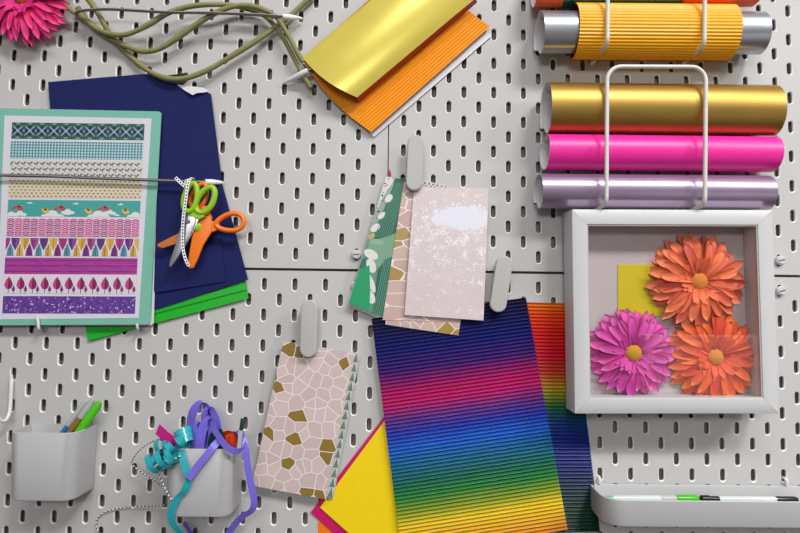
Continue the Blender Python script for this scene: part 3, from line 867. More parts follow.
prism('label_sheet', [P(x, y, PD - 0.25) for x, y in [(4.5, 115.5), (151.5, 118.5), (138.5, 318), (-3.5, 319.5)]], 0.35, M['lavpaper'], pad)
def strip_px(y0, y1):
    def L(y): return lerp(12.3, 2.2, (y - 122) / 192)
    def Rr(y): return lerp(144.5, 134.8, (y - 124) / 190)
    tl = lambda y: lerp(1.8, 0.4, (y - 122) / 190)
    return [(L(y0), y0), (Rr(y0), y0 + tl(y0)), (Rr(y1), y1 + tl(y1)), (L(y1), y1)]
def strip(y0, y1, bg):
    p = Print(strip_px(y0, y1), PD); p.rect(0, 0, p.w, p.h, bg, 0); return p
rs = random.Random(3)
# 1 navy tile ornament
p = strip(122.3, 138.6, (44, 92, 92)); n = 11; cw = p.w / n
for k in range(n):
    x = (k + 0.5) * cw; y = p.h / 2
    for s in (-1, 1):
        p.leaf(x, y, cw * 0.5, 5.5, PI / 2 * (s - 1) + 0.0, (22, 34, 84), 1); p.leaf(x, y, cw * 0.46, 6, s * PI / 2, (30, 44, 92), 1)
        for q in (0.78, -0.78): p.leaf(x, y, cw * 0.66, 2.2, q + (PI if s > 0 else 0), (132, 170, 150), 2)
    p.ell(x, y, 1.8, 1.8, (196, 206, 232), 3); p.ell(x, y, 0.8, 0.8, (60, 70, 130), 4)
    p.ell(k * cw, y, 1.5, 1.5, (150, 150, 200), 3)
    p.line(k * cw, 0, k * cw, p.h, 0.5, (20, 36, 60), 2); p.ell(x, 1.6, 3.0, 1.2, (120, 170, 110), 2); p.ell(x, p.h - 1.6, 3.0, 1.2, (120, 170, 110), 2)
p.done('tape_strip', pad)['label'] = 'navy and green tile patterned strip'
# 2 gingham
p = strip(141.2, 158.2, (206, 226, 230)); n = 44
for k in range(n): p.rect(k * p.w / n, 0, (k + 0.5) * p.w / n, p.h, (122, 172, 182), 1)
for k in range(6):
    p.rect(0, k * p.h / 6, p.w, (k + 0.45) * p.h / 6, (140, 186, 194), 2)
    for j in range(n): p.rect(j * p.w / n, k * p.h / 6, (j + 0.5) * p.w / n, (k + 0.45) * p.h / 6, (60, 118, 136), 3)
p.done('tape_strip', pad)['label'] = 'teal gingham strip'
# 3 leafy sprigs
p = strip(160, 177, (216, 212, 208)); n = 21
for k in range(n):
    for r in range(3):
        x = (k + 0.5 * (r % 2)) * p.w / n + 1; y = (r + 0.5) * p.h / 3
        p.leaf(x, y + 2, 5, 2.0, -1.0, (74, 92, 108), 1); p.leaf(x, y + 2, 4.2, 1.8, -2.4, (70, 84, 84), 1); p.line(x, y + 2, x + 2.4, y + 4.0, 0.6, (120, 130, 92), 2)
        p.ell(x + 3.4, y - 1, 0.9, 0.9, (168, 156, 92), 2)
p.done('tape_strip', pad)['label'] = 'pale strip printed with small grey leaves'
# 4 beige dots
p = strip(179, 197.5, (222, 208, 178)); n = 30
for k in range(n):
    for r in range(6):
        x = (k + 0.5 * (r % 2)) * p.w / n + 1.4; y = (r + 0.5) * p.h / 6
        p.ell(x, y, 1.35, 1.05, (156, 124, 96) if (k + r) % 3 else (120, 112, 120), 1, n=8)
p.done('tape_strip', pad)['label'] = 'beige dotted strip'
# 5 birds and clouds
p = strip(199.6, 216.2, (70, 164, 158))
for k, x in enumerate((10, 44, 65, 100, 122, 148)):
    x = x * p.w / 172 + 3; y = p.h * (0.42 if k % 2 == 0 else 0.6); red = k % 2 == 0
    c1 = (206, 60, 96) if red else (228, 184, 84)
    p.ell(x + 2, y + 1.2, 5.2, 2.8, c1, 2, 0.35); p.leaf(x - 2, y, 8, 3.4, PI - 0.5 if red else 0.7, c1, 2)
    p.ell(x + 2.0, y - 1.0, 2.0, 1.9, (44, 20, 24), 3); p.ell(x + 2.2, y - 1.6, 0.6, 0.6, (240, 236, 230), 4); p.leaf(x + 3.4, y - 1.4, 2.4, 1.2, 0.1, (236, 190, 60), 4)
for cxp, cyp, s in ((16, 0.86, 0.7), (58, 0.95, 1.2), (78, 0.72, 0.7), (118, 0.95, 1.2), (132, 0.74, 0.7), (5, 0.95, 0.8), (166, 0.93, 0.9)):
    x = cxp * p.w / 172; y = cyp * p.h
    for (dx, dy, a, b) in ((-6, 1, 6, 3), (0, -1.5, 6, 4.5), (7, 1, 6, 3)): p.ell(x + dx * s, y + dy * s, a * s, b * s, (226, 226, 230), 1)
for cxp, cyp in ((28, 0.2), (88, 0.22), (146, 0.24), (78, 0.86), (142, 0.9)):
    x = cxp * p.w / 172; y = cyp * p.h; p.ell(x, y, 4.2, 0.7, (224, 236, 236), 1); p.ell(x + 1, y - 0.8, 1.6, 0.7, (224, 236, 236), 1)
p.done('tape_strip', pad)['label'] = 'teal strip with small red and yellow birds and clouds'
# 6 pink zigzag
p = strip(217.8, 236.3, (236, 208, 224)); n = 34
for k in range(n):
    cw = p.w / n; x = k * cw
    for r in range(10):
        y = r * p.h / 10 + 0.4; c = ((186, 44, 128), (150, 40, 116), (206, 74, 140), (104, 36, 100))[(k // 2 * 2 + r * (k // 2 % 3 + 1)) % 4]
        if k % 2: p.poly([(x + 0.1, y), (x + cw - 0.35, y + 1.5), (x + cw - 0.35, y + 3.0), (x + 0.1, y + 1.5)], c, 1)
        else: p.poly([(x + 0.35, y + 1.5), (x + cw - 0.1, y), (x + cw - 0.1, y + 1.5), (x + 0.35, y + 3.0)], c, 1)
p.done('tape_strip', pad)['label'] = 'pink zigzag strip'
# 7 coloured feather trees
p = strip(237.8, 255.6, (228, 218, 226)); n = 14; cw = p.w / n
pal = [(176, 52, 140), (92, 46, 130), (222, 180, 50), (150, 46, 130), (96, 54, 130), (222, 180, 60)]
pal2 = [(84, 150, 170), (216, 172, 60), (130, 40, 126)]
for k in range(n + 1):
    c = pal[k % 6]; x = k * cw
    p.poly([(x - cw * 0.47, 0), (x + cw * 0.47, 0), (x + cw * 0.36, p.h * 0.34), (x, p.h * 0.70), (x - cw * 0.36, p.h * 0.34)], c, 1)
    p.line(x, 0, x, p.h * 0.66, 0.5, (60, 30, 80), 2)
    for r in range(5): p.line(x, r * 2.4 + 2.4, x + cw * 0.42 * (1 - r / 7), r * 2.4 + 0.6, 0.6, (214, 120, 170) if k % 2 else (110, 70, 120), 2)
    c2 = pal2[k % 3]; x += cw / 2
    p.poly([(x, p.h * 0.28), (x + cw * 0.30, p.h * 0.66), (x + cw * 0.38, p.h), (x - cw * 0.38, p.h), (x - cw * 0.30, p.h * 0.66)], c2, 1)
    p.line(x, p.h * 0.4, x, p.h, 0.6, (60, 50, 90), 2)
    for r in range(4): p.line(x - cw * 0.28, p.h * (0.56 + r * 0.12), x, p.h * (0.64 + r * 0.12), 0.5, (60, 50, 90), 2)
p.done('tape_strip', pad)['label'] = 'strip of purple, yellow and blue feather shapes'
# 8 magenta stripes
p = strip(257.4, 273.8, (164, 50, 152))
for k in range(9):
    y = (k + 0.5) * p.h / 9; c = ((190, 74, 170), (120, 44, 136), (206, 60, 130))[k % 3]
    x = 0
    while x < p.w:
        L = rs.uniform(14, 50); p.rect(x, y - 0.5, min(x + L, p.w), y + 0.45, c, 1); x += L + rs.uniform(2, 9)
p.done('tape_strip', pad)['label'] = 'plain magenta striped strip'
# 9 leaf trees
p = strip(276, 293.4, (222, 216, 224)); n = 11; cw = p.w / n
for k in range(n):
    x = (k + 0.4) * cw
    p.poly([(x, 0.4), (x + 4.2, p.h * 0.30), (x + 5.4, p.h * 0.52), (x + 3.2, p.h * 0.72), (x, p.h * 0.76)], (140, 36, 96), 1)
    p.poly([(x, 0.4), (x, p.h * 0.76), (x - 3.2, p.h * 0.72), (x - 5.4, p.h * 0.52), (x - 4.2, p.h * 0.30)], (196, 62, 132), 1)
    p.line(x, p.h * 0.2, x, p.h * 0.98, 0.7, (60, 18, 54), 2)
    for r in range(3): p.line(x, p.h * (0.4 + r * 0.12), x + 2.4, p.h * (0.32 + r * 0.12), 0.4, (60, 18, 54), 2)
    x += cw * 0.42; p.poly([(x, p.h * 0.52), (x + 2.2, p.h * 0.74), (x + 1.4, p.h * 0.88), (x - 1.4, p.h * 0.88), (x - 2.2, p.h * 0.74)], (150, 62, 130), 1)
    p.line(x, p.h * 0.66, x, p.h, 0.5, (60, 18, 54), 2)
p.done('tape_strip', pad)['label'] = 'strip with a row of plum leaf-shaped trees'
# 10 purple floral
p = strip(296, 313.3, (98, 58, 150))
for k in range(330):
    x, y = rs.uniform(0.5, p.w - 0.5), rs.uniform(0.5, p.h - 0.5)
    c = rs.choice([(60, 44, 122), (60, 44, 122), (138, 84, 176), (176, 120, 200), (206, 200, 226), (150, 60, 160)])
    p.leaf(x, y, rs.uniform(2.2, 4.6), rs.uniform(1.0, 1.9), rs.uniform(0, 6.28), c, 1 + (k % 4) * 0.5)
p.done('tape_strip', pad)['label'] = 'purple strip with a dense small leaf print'

# small white hooks that carry the pad
def jhook(label, pts, r, name='wall_hook', group=None):
    root = thing(name, P(*pts[0]), label, 'hook', group)
    q = catmull([P(*a) for a in pts], 6)
    tube('hook_wire', q, r, M['whitewire'], root, seg=10)
    bm = bmesh.new(); c = P(*pts[0]); box_bm(bm, (c.x, -0.001, c.z), (0.0045, 0.002, 0.012), 0.0008)
    from_bm('hook_peg', bm, M['whitewire'], root)
    return root
jhook('small white peg hook under the left part of the mint label pad', [(40, 322, -1), (40, 326, 3), (39, 329, 12), (38.6, 328, 16.5), (38, 322, 17.3), (37.3, 316.5, 17)], 1.9, group='white peg hooks under the pad')
jhook('small white peg hook under the right corner of the mint label pad', [(139, 322, -1), (139, 326.5, 3), (138, 329, 9), (137.6, 329, 15), (137.3, 326.5, 16.8), (137, 324, 16.6)], 1.6, group='white peg hooks under the pad')
jhook('long white wire hook at the left edge above the pen cup', [(12, 379, -1), (11.6, 381, 3), (11.2, 386, 5), (10.6, 400, 7), (9.5, 412, 10), (6, 420, 16), (1, 420.5, 22), (-3, 414, 26), (-4, 404, 27)], 2.3)

# ------------------------------------------------------------------ scissors, ribbon
def ellipse_pts(c, ax, bx, rot, d, n=28, egg=0.0):
    out = []
    for k in range(n):
        w = 2 * PI * k / n; x = ax * math.cos(w); y = bx * math.sin(w) * (1 + egg * math.cos(w))
        out.append(P(c[0] + x * math.cos(rot) - y * math.sin(rot), c[1] + x * math.sin(rot) + y * math.cos(rot), d))
    return out
FWD = Vector((0, 1, 0))
# orange pair, open, hanging behind
orr = thing('scissors', P(197, 228, 22), 'open orange scissors hanging behind the green-handled pair', 'scissors', 'scissors on the elastic cord')
blade = [(208, 214), (212, 222), (211, 232), (203, 245), (197, 260), (193, 268), (189, 268.5), (187.5, 264), (190, 248), (193, 232), (198, 219)]
prism('blade', [P(x, y, 25.5) for x, y in blade], 3.2, M['orangeplastic'], orr, 0.8)
o = prism('blade', [P(x, y, 21.8) for x, y in [(205, 221), (207, 227), (196, 235), (178, 243), (163, 248), (157.5, 246.5), (157.5, 244), (166, 239.5), (182, 231.5), (196, 223.5)]], 1.8, M['orangebrown'], orr, 0.3); o['label'] = 'worn brownish orange blade'
prism('shank', [P(x, y, 24.0) for x, y in [(198, 219), (206, 218), (212, 221), (217, 220.5), (219, 220), (218, 229), (215, 231), (206, 234), (200, 230)]], 3.6, M['orangeplastic'], orr, 0.9)
tube('handle_loop', ellipse_pts((230, 222.5), 14.0, 8.3, -0.16, 22.5, egg=0.25), 3.4, M['orangeplastic'], orr, 10, True, 1.1)
tube('handle_loop', ellipse_pts((199, 196), 13.0, 7.0, -1.15, 19.6, egg=-0.2), 3.0, M['orangeplastic'], orr, 10, True, 1.1)
prism('shank', [P(x, y, 22.2) for x, y in [(199, 205), (207, 206), (212, 218), (206, 226), (200, 224), (197, 214)]], 3.0, M['orangeplastic'], orr, 0.6)
o = lathe('pivot_cap', P(197.5, 227, 25.4), P(197.5, 227, 27.4), [(0, 5.2), (0.6, 5.2), (1, 4.0)], M['limeplastic'], orr); o['label'] = 'green pivot cap'
# a round printed badge on the orange shank
pr = Print([(205, 222), (211, 222), (211, 229), (205, 229)], 24.1); pr.ell(pr.w / 2, pr.h / 2, 2.5, 3.2, (120, 50, 20), 1); pr.ell(pr.w / 2, pr.h / 2, 1.7, 2.3, (240, 120, 30), 2); pr.ell(pr.w * 0.45, pr.h * 0.55, 0.9, 1.4, (120, 50, 20), 3)
pr.done('shank_mark', orr)
# green handled pair, closed
grn = thing('scissors', P(188, 221, 30), 'lime green handled scissors with steel blades on the elastic cord', 'scissors', 'scissors on the elastic cord')
prism('blade', [P(x, y, 30.5) for x, y in [(184, 213), (192, 210), (196, 216), (194, 226), (186, 243), (177, 258), (171, 267), (169, 266), (170, 261), (176, 243), (181, 226)]], 1.3, M['steel'], grn, 0.3)
prism('blade', [P(x, y, 28.9) for x, y in [(186, 212), (197, 212), (199, 219), (194, 230), (186, 245), (178, 258), (171, 267), (171, 263), (178, 246), (183, 228)]], 1.3, M['steel'], grn, 0.3)
lathe('pivot_screw', P(188, 221.5, 30.4), P(188, 221.5, 32.0), [(0, 3.0), (0.6, 3.0), (1, 2.2)], M['steel'], grn)
tube('handle_loop', ellipse_pts((205.5, 200), 14.0, 7.6, -1.05, 29.5, egg=-0.12), 3.9, M['limeplastic'], grn, 10, True, 1.0)
tube('handle_loop', ellipse_pts((190.5, 197.5), 14.5, 6.3, -1.35, 31.2, egg=-0.12), 3.5, M['limeplastic'], grn, 10, True, 1.0)
prism('shank', [P(x, y, 31.5) for x, y in [(183, 207), (191, 209), (197, 212), (205, 216), (199, 219.5), (193, 217), (187, 215)]], 3.4, M['limeplastic'], grn, 0.8)
# dotted ribbon tied to the cord
rb = thing('dotted_ribbon', P(190, 182, 25), 'narrow white ribbon with black dots tied round the elastic cord', 'ribbon')
q = catmull([P(*a) for a in [(194, 180, 22), (192, 178, 28), (189, 181, 35), (187, 190, 37), (185.5, 202, 37.5), (183.5, 216, 37), (182.5, 232, 35.5), (183, 248, 34.5), (185.5, 259, 34), (189, 266, 33)]], 8)
ribbon('ribbon_tail', q, lambda t: Vector((1, 0.25, 0.15)), 3.6, M['dots'], rb)
q = catmull([P(*a) for a in [(175.5, 177.5, 26), (179, 181, 27), (184, 185.5, 29), (189, 188, 31)]], 8)
ribbon('ribbon_tail', q, lambda t: Vector((0.75, 0.1, 0.66)), 4.2, M['dots'], rb)
q = catmull([P(*a) for a in [(188, 186, 33), (186, 183, 29), (187, 179.5, 22), (190, 178.5, 17.5), (193, 181, 18), (193, 185, 24), (191, 187.5, 31)]], 6)
ribbon('knot', q, lambda t: Vector((1, 0.0, 0.3)), 4.5, M['dots'], rb)

# ------------------------------------------------------------------ clips
def clip(label, c, L, W, rot):
    """white plastic spring clip: rounded lever, jaw behind it and a peg into a slot"""
    root = thing('clip', c, label, 'clip', 'white plastic clips on the pegboard')
    def cap(w, l, y0, y1, bev, bow=0.0):
        bm = bmesh.new(); n = 12; ring = []
        for k in range(n + 1):
            a = PI * k / n; ring.append((w / 2 * math.cos(a), l / 2 - w / 2 + w / 2 * math.sin(a)))
        for k in range(n + 1):
            a = PI + PI * k / n; ring.append((w / 2 * math.cos(a), -l / 2 + w / 2 + w / 2 * math.sin(a)))
        A = [bm.verts.new((x * MM, y0 * MM, z * MM)) for x, z in ring]; B = [bm.verts.new((x * MM, y1 * MM, z * MM)) for x, z in ring]
        f = bm.faces.new(A); bm.faces.new(B[::-1])
        for k in range(len(A)): bm.faces.new((A[k], B[k], B[(k + 1) % len(A)], A[(k + 1) % len(A)]))
        bmesh.ops.recalc_face_normals(bm, faces=bm.faces)
        bmesh.ops.bevel(bm, geom=list(f.edges), offset=bev * MM, segments=4, affect='EDGES', profile=0.6)
        for v in bm.verts: v.co += c
        return bm
    from_bm('lever', cap(W, L, -21, -15, 2.0), M['plastic'], root)
    from_bm('jaw', cap(W * 0.86, L * 0.86, -8.0, -5.4, 0.8), M['plastic'], root)
    bm = bmesh.new(); box_bm(bm, c + Vector((0, -0.0115, 0.010)), (0.010, 0.0095, 0.012), 0.001); from_bm('spring_block', bm, M['plastic'], root)
    bm = bmesh.new(); box_bm(bm, c + Vector((0, -0.0030, L * 0.38 * MM)), (0.0046, 0.013, 0.012), 0.001); from_bm('peg', bm, M['plastic'], root)
    root.rotation_euler = rot
    return root
c1 = clip('white clip holding the splatter and leaf patterned papers', P(415, 163, 18) + Vector((0, 0.018, 0)), 73, 21.5, (0, math.radians(1.8), 0))
q = P(309, 328.5, 18); dup(c1, Vector((q.x, 0, q.z)), 'white clip holding the blush mosaic paper pad', (0, math.radians(0.4), 0))
q = P(501, 284, 18); dup(c1, Vector((q.x, 0, q.z)), 'tilted white clip holding the rainbow corrugated sheets', (0, math.radians(8.5), 0))

# ------------------------------------------------------------------ patterned paper pads
PG = 'patterned paper sheets held by clips'
# leaf pad
lf = thing('paper_pad', P(365, 310, 4), 'green leaf patterned paper pad behind the splatter paper', 'paper pad', PG)
LP = [(386, 176.5), (420, 182), (396, 322), (349, 303)]
for k in range(4):
    sheet('under_page', [(x + (-0.4 * k), y + 0.9 * k * (1 if i > 1 else 0.3)) for i, (x, y) in enumerate(LP)], 9.9 - 0.9 * k, M['whitepaper'] if k % 2 else M['mint'], lf, th=0.4)
p = Print(LP, 10.7); W_, H_ = p.w, p.h
p.rect(0, 0, W_, H_, (96, 146, 124), 0)
def nrm(pts): return [(x * W_, y * H_) for x, y in pts]
p.poly(nrm([(0, 0), (0.25, 0), (0.2, 0.12), (0.08, 0.3), (0, 0.36)]), (222, 216, 210), 1)
for k in range(26):
    a, b = rs.uniform(0.0, 0.2), rs.uniform(0.0, 0.33); p.leaf(a * W_, b * H_, rs.uniform(2, 4), 1.3, rs.uniform(0, 6), (36, 34, 36) if k % 3 else (190, 60, 90), 2)
p.poly(nrm([(0.0, 0.30), (0.06, 0.2), (0.14, 0.1), (0.26, 0.03), (0.3, 0.08), (0.2, 0.22), (0.1, 0.36), (0.02, 0.46)]), (150, 168, 156), 1.5)
p.poly(nrm([(0.3, 0.0), (0.7, 0.0), (0.62, 0.4), (0.3, 0.46), (0.1, 0.5), (0.18, 0.28)]), (34, 92, 74), 2)
for k in range(9):
    t = k / 9; p.line((0.34 + 0.3 * t) * W_, 0.03 * H_, (0.14 + 0.42 * t) * W_, (0.47 - 0.04 * t) * H_, 0.8, (70, 140, 112), 3)
p.poly(nrm([(0.04, 0.52), (0.3, 0.47), (0.7, 0.38), (0.7, 0.62), (0.35, 0.68), (0.1, 0.62)]), (122, 164, 136), 2)
for (ex, ey, ea, eb, er) in ((0.17, 0.60, 8, 6, 0.3), (0.24, 0.68, 5, 9, -0.4), (0.32, 0.80, 3.6, 12, -0.5), (0.38, 0.90, 5, 8, -0.4)): p.ell(ex * W_, ey * H_, ea, eb, (226, 224, 222), 3.5 + ex, er)
p.poly(nrm([(0.40, 0.70), (0.52, 0.6), (0.8, 0.54), (0.85, 1), (0.5, 1), (0.46, 0.86)]), (36, 96, 76), 2.5)
for k in range(10):
    t = k / 10; p.line((0.5 + 0.4 * t) * W_, (0.6 - 0.05 * t) * H_, (0.52 + 0.4 * t) * W_, 1.0 * H_, 0.8, (84, 150, 124), 4)
for (ex, ey, ea, eb, er, ec) in ((0.10, 0.40, 4, 7, 0.5, (226, 222, 216)), (0.17, 0.30, 3, 6, 0.5, (226, 222, 216)), (0.07, 0.47, 3, 5, 0.4, (190, 170, 110)), (0.24, 0.16, 4, 6, 0.4, (226, 222, 216)), (0.22, 0.50, 8, 4, -0.3, (140, 176, 150))): p.ell(ex * W_, ey * H_, ea, eb, ec, 3.2, er)
p.poly(nrm([(0, 0.74), (0.2, 0.68), (0.34, 0.84), (0.42, 0.97), (0.40, 1.0), (0.0, 1.0)]), (14, 156, 100), 4)
p.poly(nrm([(0.0, 0.66), (0.16, 0.6), (0.2, 0.68), (0, 0.74)]), (48, 110, 88), 3)
p.done('leaf_print', lf)
o = prism('red_paper_tip', [P(x, y, 4.4) for x, y in [(389.5, 169), (391, 173), (391, 186), (386, 186), (387, 177)]], 0.5, M['redliner']); tag(o, 'small red paper tip sticking up behind the leaf patterned pad', 'paper')
o = sheet('mosaic_paper_sheet', [(404, 181.5), (426, 184), (460, 322), (382.5, 320)], 12.0, M['mosaicpink'], unit=False, th=0.5)
V = None
tag(o, 'blush mosaic paper between the leaf pad and the splatter paper', 'paper', PG)
o = sheet('mosaic_paper_sheet', [(395, 240), (470, 252), (458.5, 335.5), (385.5, 324.5)], 11.4, M['mosaicpink'], unit=False, th=0.4)
tag(o, 'rosy mosaic paper, its lower edge sticking out below the splatter paper', 'paper', PG)
o = sheet('splatter_paper_sheet', [(414, 187), (488.5, 188.5), (483.5, 320.5), (404.5, 315)], [12.9, 13.2, 15.5, 15.5], M['splatter'], unit=False, nx=6, ny=10, th=0.5, off=lambda u, v: 1.2 * math.sin(v * PI), smooth=True)
tag(o, 'blush paper with white splatter print, front sheet under the upper clip', 'paper', PG)
# zigzag sheet edge peeking above the splatter paper
p = Print([(420, 179), (449, 186.5), (448, 192), (419, 190)], 8.4); p.rect(0, 0, p.w, p.h, (206, 204, 198), 0)
for k in range(14): p.ell((k + 0.5) * p.w / 14, p.h * (0.25 + 0.3 * (k % 2)), 1.0, 1.7, (34, 34, 34), 1)
o = p.done('patterned_paper_sheet', None); tag(o, 'black and white patterned paper edge peeking out beside the upper clip', 'paper', PG)
# lower mosaic pad
mp = thing('paper_pad', P(290, 493, 4), 'blush and gold mosaic paper pad hanging from the lower left clip', 'paper pad', PG)
sheet('front_page', [(283.3, 341), (355, 352.5), (326, 499.5), (252, 485.5)], [10.6, 10.6, 12, 12], M['mosaic'], mp, unit=False, nx=4, ny=6, th=0.5, off=lambda u, v: 0.6 * math.sin(v * PI), smooth=True)
TRI = [(286, 341.5), (359.5, 353.2), (332.5, 497), (258, 487)]
p = Print(TRI, 8.6); p.rect(0, 0, p.w, p.h, (206, 206, 200), 0)
n = 15
for k in range(n):
    y = k * p.h / n; hh = p.h / n
    for x0 in (p.w - 6.5,):
        p.poly([(x0, y + hh), (x0 + 3.2, y), (x0 + 6.5, y + hh)], (112, 128, 112), 1)
p.done('triangle_print_page', mp)
for k in range(3):
    sheet('under_page', [(x + 0.3 * k, y + 0.6 * (k + 1)) for x, y in TRI], 7.9 - 0.8 * k, M['whitepaper'] if k != 1 else M['mint'], mp, th=0.5)

# ------------------------------------------------------------------ rainbow corrugated sheets and plain sheets behind
def corrug(px, d, mat, label, ridges, amp):
    o = sheet('corrugated_card_sheet', px, d, mat, nx=4, ny=ridges * 8, th=2.6, off=lambda u, v: amp * math.cos(2 * PI * v * ridges), back=M['whitepaper'], smooth=True)
    return tag(o, label, 'corrugated card', 'rainbow corrugated card sheets')
corrug([(371.5, 318.5), (526, 297.5), (567.5, 529), (402, 556)], 8.9, M['rain1'], 'large rainbow corrugated card sheet in front, navy at its top edge', 64, 1.25)
corrug([(430, 300), (573, 303.5), (600, 531.5), (452, 534)], 5.0, M['rain2'], 'rainbow corrugated card behind the front one, orange at its top edge', 64, 1.1)
o = sheet('yellow_paper_sheet', [(388, 416), (470, 480), (402, 580), (320, 507.5)], 3.1, M['yellow'], nx=6, ny=6, off=lambda u, v: 0.8 * math.sin(u * PI), smooth=True); tag(o, 'plain yellow paper sheet poking out left of the rainbow card', 'paper')
o = sheet('magenta_paper_sheet', [(384.5, 416), (470, 480), (396, 590), (310.5, 512.5)], 1.7, M['magentapaper']); tag(o, 'magenta paper sheet showing along the edges of the yellow sheet', 'paper')
o = sheet('orange_paper_sheet', [(318, 522), (420, 505), (420, 600), (318, 560)], 0.9, M['orangepaper'], th=0.3); tag(o, 'orange paper corner at the bottom edge below the magenta sheet', 'paper')

# ------------------------------------------------------------------ white cups
def cup():
    """open plastic cup: straight back on the board, sides running in to a rounded front"""
    zt = P(65, 423.5, 0).z; zb = zt - 0.0815; xc = P(65.5, 423, 0).x
    def outline(k, inset=0.0):          # k=1 at the rim, slightly smaller below
        hw_b, hw_f, dep, rr = 42.0 * k, 40.5 * k, 51.0 * k, 11.0
        c = [(-hw_b, 1.5, 2.0), (hw_b, 1.5, 2.0), (hw_f, dep, 15.0), (-hw_f, dep, 15.0)]
        out = []
        n = len(c)
        for i in range(n):
            b = Vector((c[i][0], c[i][1], 0)); a = Vector((c[i - 1][0], c[i - 1][1], 0)); e = Vector((c[(i + 1) % n][0], c[(i + 1) % n][1], 0))
            ua, ue = (a - b), (e - b); L = min(c[i][2], ua.length * 0.48, ue.length * 0.48)
            ua.normalize(); ue.normalize()
            for q in range(6):
                t = q / 5; p0, p1, p2 = b + ua * L, b, b + ue * L
                out.append((1 - t) ** 2 * p0 + 2 * t * (1 - t) * p1 + t * t * p2)
        if inset:
            cen = Vector((0, dep / 2, 0)); out = [v + (cen - v).normalized() * inset for v in out]
        return out
    root = thing('pen_cup', Vector((xc, -0.002, zb)), 'white plastic pen cup at the lower left holding three pens', 'cup', 'white plastic cups on the pegboard')
    lev = [(1.0, 0.0, 0, 1.6), (1.0, 0.0, 0.4, 0.5), (1.005, 0.0, 0.9, 0.0), (0.955, 0, 81.5, 0.0), (0.945, 0, 83.0, 1.6)]
    V, Fc = [], []
    rings = [(1.0, 2.2, -0.4), (1.0, 0.6, -0.4 + 0.4), (1.004, 0.0, 0.8), (0.955, 0.0, 80.5), (0.945, 1.5, 83.0)]
    rings = [(0.955, 2.4, 81.0), (1.0, 2.2, 1.0), (1.0, 1.8, 0.1), (1.002, 0.5, 0.0), (1.004, 0.0, 0.6), (0.958, 0.0, 78.4), (0.953, 0.6, 80.7), (0.945, 2.2, 81.6)]
    for k, ins, z in rings:
        for v in outline(k, ins): V.append(Vector((xc + v.x * MM, -v.y * MM, zt - z * MM)))
    n = len(outline(1))
    for i in range(len(rings) - 1):
        for k in range(n): Fc.append((i * n + k, i * n + (k + 1) % n, (i + 1) * n + (k + 1) % n, (i + 1) * n + k))
    Fc.append(tuple(range(n))); Fc.append(tuple((len(rings) - 1) * n + k for k in range(n)))
    link_mesh('cup_body', V, Fc, M['cupwhite'], root, autos=40)
    for s in (-1, 1):
        bm = bmesh.new(); box_bm(bm, (xc + s * 0.02, 0.0010, zt - 0.008), (0.0042, 0.007, 0.012), 0.0008)
        from_bm('hanging_hook', bm, M['cupwhite'], root)
    return root, xc, zt, zb
cupA, cxA, czt, czb = cup()
q0 = P(65, 423.5, 0); q1 = P(211, 438.5, 0)
cupB = dup(cupA, cupA.location + Vector((q1.x - q0.x, 0, q1.z - q0.z)), 'white plastic cup overflowing with teal and purple curling ribbon')
# pens in the left cup
def pen(name, label, a, b, parts, cat='pen', group=None):
    root = thing(name, a, label, cat, group)
    for nm, t0, t1, prof, m in parts:
        lathe(nm, lerp(a, b, t0), lerp(a, b, t1), prof, m, root, 16)
    return root
zf = czb + 0.006
def inside(x, d): return Vector((P(x, 470, d).x, -d * MM, zf))
pen('ballpoint_pen', 'blue pen with grey clear top, leftmost pen in the left cup', inside(22, 24), P(86.5, 401, 22),
    [('barrel', 0, 0.72, [(0, 1.0), (0.1, 3.4), (1, 3.6)], M['bluepen']), ('cap', 0.72, 1.0, [(0, 3.8), (0.85, 3.9), (1, 2.6)], M['greycap'])], group='pens in the left cup')
pen('pencil', 'brown pencil leaning between the blue and green pens', inside(28, 31), P(93.5, 399.5, 27),
    [('barrel', 0, 0.80, [(0, 0.6), (0.1, 3.6), (1, 3.6)], M['brownpen']), ('eraser_cap', 0.80, 1.0, [(0, 3.9), (0.8, 3.9), (1, 2.8)], M['greycap'])], group='pens in the left cup')
pen('marker_pen', 'lime green marker, rightmost pen in the left cup', inside(38, 36), P(100, 402, 24),
    [('barrel', 0, 0.66, [(0, 1.5), (0.06, 5.2), (1, 5.2)], M['greenpen']), ('cap', 0.66, 1.0, [(0, 5.6), (0.8, 5.4), (1, 3.6)], M['greenpen'])], group='pens in the left cup')

# ------------------------------------------------------------------ ribbons and twine in the right cup
FW = Vector((0, -1, 0)); UP = Vector((0, 0, 1)); RT = Vector((1, 0, 0))
tl = thing('curling_ribbon', P(176, 465, 50), 'teal curling ribbon spilling over the left side of the ribbon cup', 'ribbon', 'curling ribbons in the ribbon cup')
def helix(name, a, b, r0, r1, turns, width, mat, parent, ph=0.0, n=26):
    ax = b - a; t = ax.normalized(); u = t.cross(FW); u.normalize(); v = t.cross(u)
    pts = []; N_ = int(turns * n)
    for i in range(N_ + 1):
        s = i / N_; w = ph + 2 * PI * turns * s; r = lerp(r0, r1, s) * MM
        pts.append(a + ax * s + (u * math.cos(w) + v * math.sin(w)) * r)
    return ribbon(name, pts, lambda s: t, width, mat, parent)
helix('curl', P(182, 430, 40), P(186, 444, 46), 11, 9, 3.2, 6.5, M['teal'], tl, 0.4)
helix('curl', P(178, 452, 56), P(153, 464, 54), 10, 13, 2.8, 7.0, M['teal'], tl, 1.2)
helix('curl', P(172, 444, 50), P(158, 447, 42), 7, 10, 2.0, 7.0, M['teal'], tl, 2.2)
helix('curl', P(176, 456, 58), P(164, 462, 60), 6, 8, 1.6, 8.0, M['teal'], tl, 0.2)
helix('curl', P(168, 448, 56), P(184, 440, 54), 6, 7, 1.4, 8.0, M['teal'], tl, 3.0)
